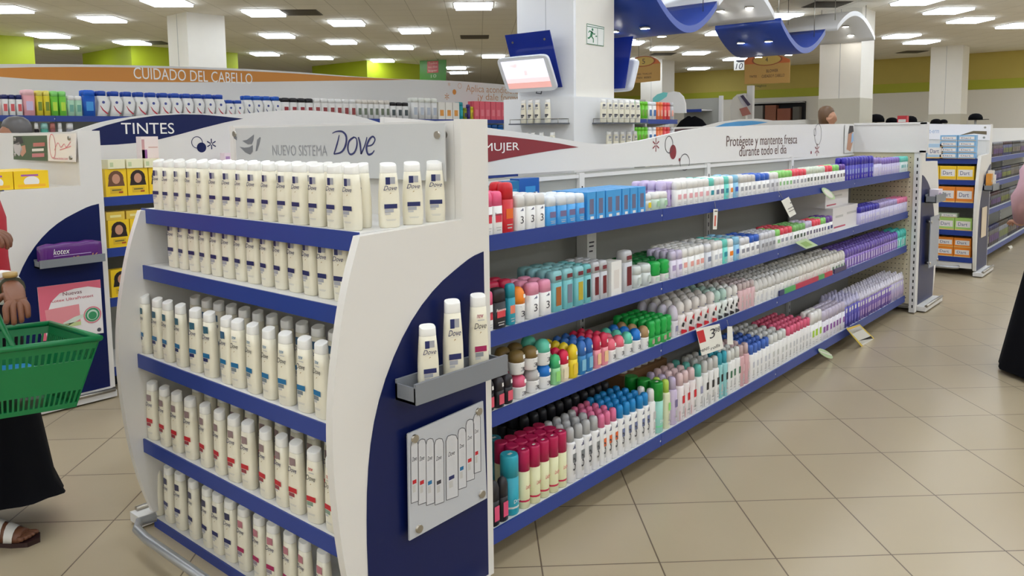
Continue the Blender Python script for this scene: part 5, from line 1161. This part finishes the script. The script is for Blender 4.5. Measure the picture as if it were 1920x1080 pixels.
# black caps and bits on display tops beyond
def cap_obj(px, py, x, s, label, rz):
    p = onx(px, py, x); o = thing('black_cap', label, 'cap', (p.x, p.y, p.z))
    R_ = [[(s*r_*math.cos(a), s*r_*math.sin(a), s*z) for a in [2*math.pi*j/14 for j in range(14)]] for r_, z in ((1, 0), (.98, .4), (.8, .75), (.45, .95), (.1, 1))]
    MB(BLACKC).loft(R_).build('crown', o); MB(BLACKC).prism([(s*1.75*math.cos(a)*.6+s*.75, s*.8*math.sin(a), s*.02) for a in [math.pi*(-.5+j/10) for j in range(11)]], (0, 0, s*.08)).build('brim', o)
    MB(WHITE2).cyl((0, 0, -p.z), (0, 0, 0), s*.15).build('stand_post', o); o.rotation_euler = (0, 0, rz); return o
cap_obj(1642, 229, 18, .17, 'large dark cap on a post by the dado-banded column', 2.3); cap_obj(1672, 231, 18, .12, 'low dark cap next to the large dark cap', 2); cap_obj(1706, 230, 18, .14, 'dark cap with its brim behind the red box', -1.2)
cap_obj(1755, 233, 18, .11, 'dark cap at the white header corner of the deodorant run', -1.5); cap_obj(1829, 225, ony(1829, 225, 3.4).x, .13, 'dark cap on a post above the toothpaste header sign', -1.57); cap_obj(1769, 231, ony(1769, 231, 3.6).x, .07, 'small dark cap on a post behind the toothpaste header sign', 1)
o = carton('red_box', 'small red box standing by the dark caps', 'box', 17.6, onx(1693, 228, 17.6).y, 0, .18, .14, onx(1693, 217, 17.6).z, C(206, 60, 70), (('r', -.4, .93, .8, .03, W_),), None, FRONT)

# ================================================================ people
def skin_body(name, P, E, root, mt, parent=None, sub=2):
    """P: list of (point, radius x, radius y); E: edges. One continuous skinned surface."""
    me = bpy.data.meshes.new(name); me.from_pydata([p[0] for p in P], E, []); o = bpy.data.objects.new(name, me); COL.objects.link(o)
    me.materials.append(mt)
    md = o.modifiers.new('skin', 'SKIN'); lay = me.skin_vertices[0] if me.skin_vertices else None
    if lay is None:
        bpy.context.view_layer.objects.active = o
        lay = me.skin_vertices[0]
    for k, p in enumerate(P):
        lay.data[k].radius = (p[1], p[2] if len(p) > 2 else p[1]); lay.data[k].use_root = (k == root)
    s = o.modifiers.new('sub', 'SUBSURF'); s.levels = sub; s.render_levels = sub
    md.use_smooth_shade = True
    if parent: o.parent = parent
    return o
class Fig:
    """joints in a local frame: +x the way the figure faces, +y its left, z up; turned by rz and moved to loc"""
    def __init__(s, loc, rz, k=1): s.P = []; s.E = []; s.loc = Vector(loc); s.rz = rz; s.k = k
    def w(s, p): c, n = math.cos(s.rz), math.sin(s.rz); p = Vector(p)*s.k; return s.loc+Vector((p.x*c-p.y*n, p.x*n+p.y*c, p.z))
    def j(s, p, r, prev=None, r2=None, world=False):
        s.P.append((Vector(p) if world else s.w(p), r*s.k, (r2 or r)*s.k)); 
        if prev is not None: s.E.append((prev, len(s.P)-1))
        return len(s.P)-1
    def trunk(s, hip=.92):
        s.pel = s.j((0, 0, hip), .13, None, .15); a = s.j((0, 0, hip+.18), .115, s.pel, .14); b = s.j((.01, 0, hip+.36), .12, a, .16); s.ch = b
        n = s.j((0, 0, hip+.53), .062, b); n2 = s.j((.015, 0, hip+.60), .055, n); h = s.j((.03, 0, hip+.68), .085, n2, .075); h2 = s.j((.025, 0, hip+.76), .098, h, .08); h3 = s.j((.015, 0, hip+.82), .07, h2, .06)
        s.head = s.w((.02, 0, hip+.735)); ns = s.j((.118, 0, hip+.70), .016, h); 
        for e in (-1, 1): s.j((.015, .088*e, hip+.715), .018, h2 if 0 else h)
    def leg(s, side, knee, ankle, toe):
        a = s.j((0, .09*side, .84), .085, s.pel); k = s.j(knee, .06, a); n = s.j(ankle, .04, k); f = s.j(toe, .032, n); return f
    def arm(s, side, elbow, wrist, hand_dir, up, curl=.5, sh=None):
        a = s.j((0, .17*side, 1.38), .055, s.ch); e = s.j(elbow, .043, a, None, False); w_ = s.j(wrist, .029, e); s.hand(w_, s.w(wrist), hand_dir, up, curl, side); return w_
    def hand(s, wr, W, d, up, curl, side):
        d, up = Vector(d).normalized(), Vector(up).normalized(); sd = d.cross(up).normalized(); k = s.k
        pm = s.j(W+d*.055*k, .03, wr, .018, True)
        for i, (off, ln) in enumerate(((.028, .072), (.010, .082), (-.009, .076), (-.026, .060))):
            b = s.j(W+d*.095*k+sd*off*k, .0105, pm, None, True); t = curl; q = W+d*.095*k+sd*off*k; pv = b
            for sg_, sl in ((1, .5), (2, .3), (3, .2)):
                q = q+(d*math.cos(t*sg_)-up*math.sin(t*sg_))*ln*sl*k; pv = s.j(q, .0092-.0008*sg_, pv, None, True)
        q = W+d*.03*k+sd*.03*k; b = s.j(q, .012, pm, None, True); q = q+(d*.6+sd*.7-up*.3)*.035*k; b = s.j(q, .0105, b, None, True); s.j(q+(d*.8+sd*.2-up*.5)*.03*k, .009, b, None, True)
def ringloft(f, prof, n=28, fold=0, nf=9):
    return [[f.w((cx+a*math.cos(t)*(1+fold*zf*math.sin(nf*t)), cy+b*math.sin(t)*(1+fold*zf*math.sin(nf*t)), z)) for t in [2*math.pi*k/n for k in range(n)]] for z, a, b, cx, cy, zf in prof]
def hairset(f, hip, mt, parent, long_=0, name='hair'):
    c = f.w((.0, 0, hip+.775)); b = MB(mt); R_ = []
    for z, r in ((-.10-long_, .088), (-.03, .104), (.03, .103), (.07, .085), (.095, .05), (.102, .01)):
        R_.append([f.w((-.012+r*math.cos(t)*(.98 if math.cos(t) < .3 or z > .01 else .55), r*.88*math.sin(t), hip+.775+z)) for t in [2*math.pi*k/20 for k in range(20)]])
    b.loft(R_); return b.build(name, parent)

# woman with the green basket, stepping along the aisle
face = math.atan2(-.757, .653)
def at(px, py, d): return EYE+ray(px, py)*d
fw = Fig((.873, 3.553, 0), face); fw.trunk(.95)
fw.leg(1, (-.1, .10, .5), (-.28, .12, .08), (-.18, .12, .035)); t_ = fw.leg(-1, (.08, -.04, .5), (.05, -.03, .085), (.14, -.03, .04))
el = Vector((.12, .24, 1.10))
EL1, WR1 = at(-44, 532, 2.60), at(26, 542, 2.42); EL2, WR2 = at(-115, 500, 2.75), at(-60, 447, 2.62)
for sd, e_, w_, hd, cl in ((-1, EL1, WR1, _Rr*.42-Z*.3-_F*.6, 1.2), (1, EL2, WR2, _Rr*.8+Z*.15, .6)):
    a_ = fw.j((0, .17*sd, 1.38), .055, fw.ch); b_ = fw.j(e_, .045, a_, None, True); c_ = fw.j(w_, .032, b_, None, True); fw.hand(c_, w_, hd, Z, cl, sd)
lad = skin_body('person', fw.P, fw.E, 0, SKIN_B); tag(lad, 'person in a red blouse and long black skirt carrying a green basket', 'person')
ringsk = ringloft(fw, [(.985, .17, .185, 0, 0, 0), (.8, .195, .21, .0, .02, .2), (.5, .225, .23, .01, .03, .5), (.2, .26, .24, .02, .04, .8), (.13, .28, .25, .03, .05, 1)], 40, .035)
for q_, t_ in enumerate([2*math.pi*k/40 for k in range(40)]): ringsk[-1][q_] = ringsk[-1][q_]-Z*(.05*math.sin(t_)-.02*math.cos(t_))
MB(BLACKC).loft(ringsk, True, False).build('skirt', lad)
bl = MB(REDC).loft(ringloft(fw, [(.955, .192, .205, 0, 0, 0), (1.1, .18, .20, 0, 0, 0), (1.25, .17, .205, .01, 0, 0), (1.38, .14, .19, 0, 0, 0), (1.46, .08, .10, 0, 0, 0)], 24), False, False)
for sd, c, w_ in ((-1, EL1, WR1), (1, EL2, WR2)):
    a = fw.w((0, .16*sd, 1.38)); m_ = a.lerp(c, .5)
    bl.tube([a, m_, c, c.lerp(w_, .72 if sd < 0 else .2)], [.085, .075, .068, .052], 14)
bl.build('blouse', lad)
cu = EL1.lerp(WR1, .72); dv = (WR1-EL1).normalized()
MB(C(240, 236, 230)).tube([cu-dv*.006, cu+dv*.004, cu+dv*.008], [.0535, .0545, .046], 16).build('white_cuff', lad)
wp = EL1.lerp(WR1, .93); wt_ = MB(C(60, 60, 40)).tube([wp-dv*.008, wp+dv*.008], .038, 14); wt_.m(GOLD); wt_.cyl(wp+Vector((0, 0, .036)), wp+Vector((0, 0, .05)), .02); wt_.build('wristwatch', lad)
hairset(fw, .95, C(36, 24, 22), lad, .12)
for sd, y_, x_ in ((1, .12, -.30), (-1, -.03, .085)):
    s_ = MB(C(50, 28, 28)); pr_ = [(-.10, -.03), (-.05, -.036), (.05, -.036), (.13, -.046), (.19, -.04), (.215, 0), (.19, .044), (.13, .048), (.05, .036), (-.05, .036), (-.10, .03)]
    s_.prism([fw.w((x_+px_-.02, y_+py_, 0)) for px_, py_ in pr_], (0, 0, .018))
    sec = [(-.10, .026, .05), (-.05, .031, .085), (.0, .033, .092), (.05, .035, .075), (.09, .039, .056), (.125, .041, .042), (.148, .039, .034)]
    ftring = lambda q, k=1: [fw.w((x_+q[0]-.01, y_+q[1]*k*math.cos(t), .018+max(0, q[2]*k*math.sin(t)))) for t in [2*math.pi*j/16 for j in range(16)]]
    s_.m(SKIN_B).loft([ftring(q) for q in sec])
    for n_, (yy_, ln) in enumerate(((-.026*sd, .045), (-.008*sd, .042), (.008*sd, .038), (.022*sd, .032), (.034*sd, .024))):
        s_.loft([[fw.w((x_+.13+dx*ln, y_-yy_*-1+r_*math.cos(t), .030+r_*math.sin(t))) for t in [2*math.pi*j/10 for j in range(10)]] for dx, r_ in ((0, .009), (.4, .0095), (.75, .0098), (.93, .007), (1, .003))])
    s_.m(C(232, 228, 220))
    for a_, b_ in ((.088, .122), (.045, .075), (.0, .028), (-.085, -.06)):
        qs = []
        for xx_ in (a_, (a_+b_)/2, b_):
            for q0, q1 in zip(sec, sec[1:]):
                if q0[0] <= xx_ <= q1[0]:
                    f_ = (xx_-q0[0])/(q1[0]-q0[0]); qs.append((xx_, q0[1]+(q1[1]-q0[1])*f_, q0[2]+(q1[2]-q0[2])*f_)); break
        s_.loft([ftring(q, 1.08) for q in qs], False, False)
    s_.build('sandal', lad)

# green plastic basket on her arm
GP = mat('green_plastic', (6, 118, 62), .35)
bk = thing('shopping_basket', 'green plastic shopping basket with slotted sides held at hip height', 'basket')
def dp(px, d, z=None):
    """point on the ray through (px, horizon) at depth d"""
    return EYE+_F*d+_Rr*((px-960)/FPX*d)
zr = .93
c1 = dp(170, 2.45); c2 = dp(76, 2.66); lng = Vector((-.80, -.60, 0)).normalized()
c1 = Vector((c1.x, c1.y, zr)); c2 = Vector((c2.x, c2.y, zr)); sh_ = c2-c1; ld = Vector((-sh_.y, sh_.x, 0)).normalized()
if ld.dot(_Rr) > 0: ld = -ld
ld = (ld*.65-_Rr*.5).normalized()
L_ = .46; cor = [c1, c2, c2+ld*L_, c1+ld*L_]; cen = sum(cor, Vector())/4
bot = [cen+(p-cen)*.74-Z*.22 for p in cor]
fr = MB(GP); 
for p, q in zip(cor, cor[1:]+cor[:1]): fr.tube([p, q], .0095, 8)
fr.build('rim', bk)
fl = MB(GP).prism(bot, (0, 0, .006)).build('base', bk)
for i in range(4):
    a, c, d, e = cor[i], cor[(i+1) % 4], bot[(i+1) % 4], bot[i]; wl = MB(GP); nr = (c-a).cross(e-a).normalized()*.004
    def pt(u, v): return a.lerp(c, u).lerp(e.lerp(d, u), v)
    def patch(u0, u1, v0, v1): wl.prism([pt(u0, v0), pt(u1, v0), pt(u1, v1), pt(u0, v1)], nr)
    patch(0, 1, 0, .14); patch(0, 1, .30, .74); patch(0, 1, .93, 1)
    n = 26
    for k in range(n+1): patch(max(0, k/n-.008), min(1, k/n+.008), .14, .30); patch(max(0, k/n-.008), min(1, k/n+.008), .74, .93)
    wl.build('slotted_wall', bk)
mids = [cor[0].lerp(cor[3], .5), cor[1].lerp(cor[2], .5)]; topc = EL1.lerp(WR1, .05)-Z*.045
MB(GP).tube([mids[0], mids[0].lerp(topc, .55)+Z*.04, topc, mids[1].lerp(topc, .55)+Z*.04, mids[1]], .009, 8).build('handle', bk)
g = tag(MB(C(30, 130, 190)).prism([bot[0].lerp(cen, .25)+Z*.006, bot[1].lerp(cen, .25)+Z*.006, bot[2].lerp(cen, .3)+Z*.006, bot[3].lerp(cen, .3)+Z*.006], (0, 0, .05)).build('blue_pack'), 'shiny blue pack lying in the green basket', 'pack')

# man behind the far end unit, only his head above the sign
fm = Fig((2.12, 6.72, -.02), math.radians(150), .985); fm.trunk(.90); fm.leg(1, (.02, .1, .48), (0, .1, .08), (.13, .1, .035)); fm.leg(-1, (.02, -.1, .48), (0, -.1, .08), (.13, -.1, .035))
d0 = fm.w((1, 0, 0))-fm.w((0, 0, 0)); fm.arm(1, (0, .25, 1.08), (.1, .25, .85), (0, 0, -1), d0, .3); fm.arm(-1, (0, -.25, 1.08), (.1, -.25, .85), (0, 0, -1), d0, .3)
man = skin_body('person', fm.P, fm.E, 0, mat('tan_skin', (156, 106, 78), .5)); tag(man, 'person with short grey hair and a pale shirt standing behind the printed header sign', 'person')
hairset(fm, .90, C(92, 88, 86), man, -.03)
sh = MB(C(222, 222, 206)).loft(ringloft(fm, [(.85, .16, .19, 0, 0, 0), (1.1, .165, .2, 0, 0, 0), (1.3, .16, .21, 0, 0, 0), (1.4, .12, .17, 0, 0, 0)], 22), False, False); sh.m(C(40, 70, 150)).loft(ringloft(fm, [(1.39, .125, .175, 0, 0, 0), (1.45, .085, .10, 0, 0, 0), (1.48, .07, .075, 0, 0, 0)], 22), False, False); sh.build('shirt', man)
tr = MB(C(50, 54, 70))
for sd in (-1, 1): tr.tube([fm.w((0, .09*sd, .92)), fm.w((.02, .1*sd, .48)), fm.w((0, .1*sd, .06))], [.12, .085, .07], 12)
tr.build('trousers', man)
# woman beyond the white header
p = dp(1549, 10.7); fb = Fig((p.x, p.y, 0), math.radians(-60), 1.03); fb.trunk(.95); fb.leg(1, (.02, .1, .48), (0, .1, .08), (.13, .1, .035)); fb.leg(-1, (.02, -.1, .48), (0, -.1, .08), (.13, -.1, .035))
d0 = fb.w((1, 0, 0))-fb.w((0, 0, 0)); fb.arm(1, (0, .25, 1.08), (.1, .25, .85), (0, 0, -1), d0, .3); fb.arm(-1, (0, -.25, 1.08), (.1, -.25, .85), (0, 0, -1), d0, .3)
wo = skin_body('person', fb.P, fb.E, 0, SKIN_L); tag(wo, 'person with light brown hair beyond the white deodorant header', 'person'); hairset(fb, .95, C(104, 76, 50), wo, .05)
MB(C(90, 90, 120)).loft(ringloft(fb, [(.06, .3, .28, 0, 0, 1), (.6, .2, .22, 0, 0, .5), (.95, .15, .19, 0, 0, 0), (1.2, .16, .2, 0, 0, 0), (1.38, .13, .18, 0, 0, 0), (1.46, .07, .09, 0, 0, 0)], 24, .03), False, False).build('dress', wo)
# person at the frame edge in pink
fp = Fig((5.95, .57, 0), math.radians(30), 1.0); fp.trunk(.92); fp.leg(1, (.02, .1, .48), (0, .1, .08), (.13, .1, .035)); fp.leg(-1, (.02, -.1, .48), (0, -.1, .08), (.13, -.1, .035))
d0 = fp.w((1, 0, 0))-fp.w((0, 0, 0)); ea, wa = (-.04, .30, 1.12), (.16, .22, .95); fp.arm(1, ea, wa, d0, (0, 0, 1), .3); fp.arm(-1, (0, -.25, 1.08), (.1, -.25, .85), (0, 0, -1), d0, .3)
pkp = skin_body('person', fp.P, fp.E, 0, SKIN_L); tag(pkp, 'person in a pale pink top and long black skirt at the frame edge', 'person'); hairset(fp, .92, C(40, 28, 24), pkp, .1)
PKT = mat('pale_pink_cloth', (206, 164, 172), .8)
b = MB(PKT).loft(ringloft(fp, [(.90, .17, .2, 0, 0, 0), (1.1, .16, .19, 0, 0, 0), (1.28, .16, .2, 0, 0, 0), (1.38, .13, .18, 0, 0, 0), (1.46, .07, .09, 0, 0, 0)], 24), False, False); b.tube([fp.w((0, .15, 1.38)), fp.w((-.02, .25, 1.26)), fp.w(ea), fp.w(ea).lerp(fp.w(wa), .8)], [.085, .075, .068, .05], 12); b.build('top', pkp)
MB(BLACKC).loft(ringloft(fp, [(.03, .35, .36, 0, 0, 1), (.35, .29, .30, 0, 0, .6), (.7, .21, .235, 0, 0, .2), (.98, .155, .185, 0, 0, 0)], 36, .03), False, True).build('skirt', pkp)
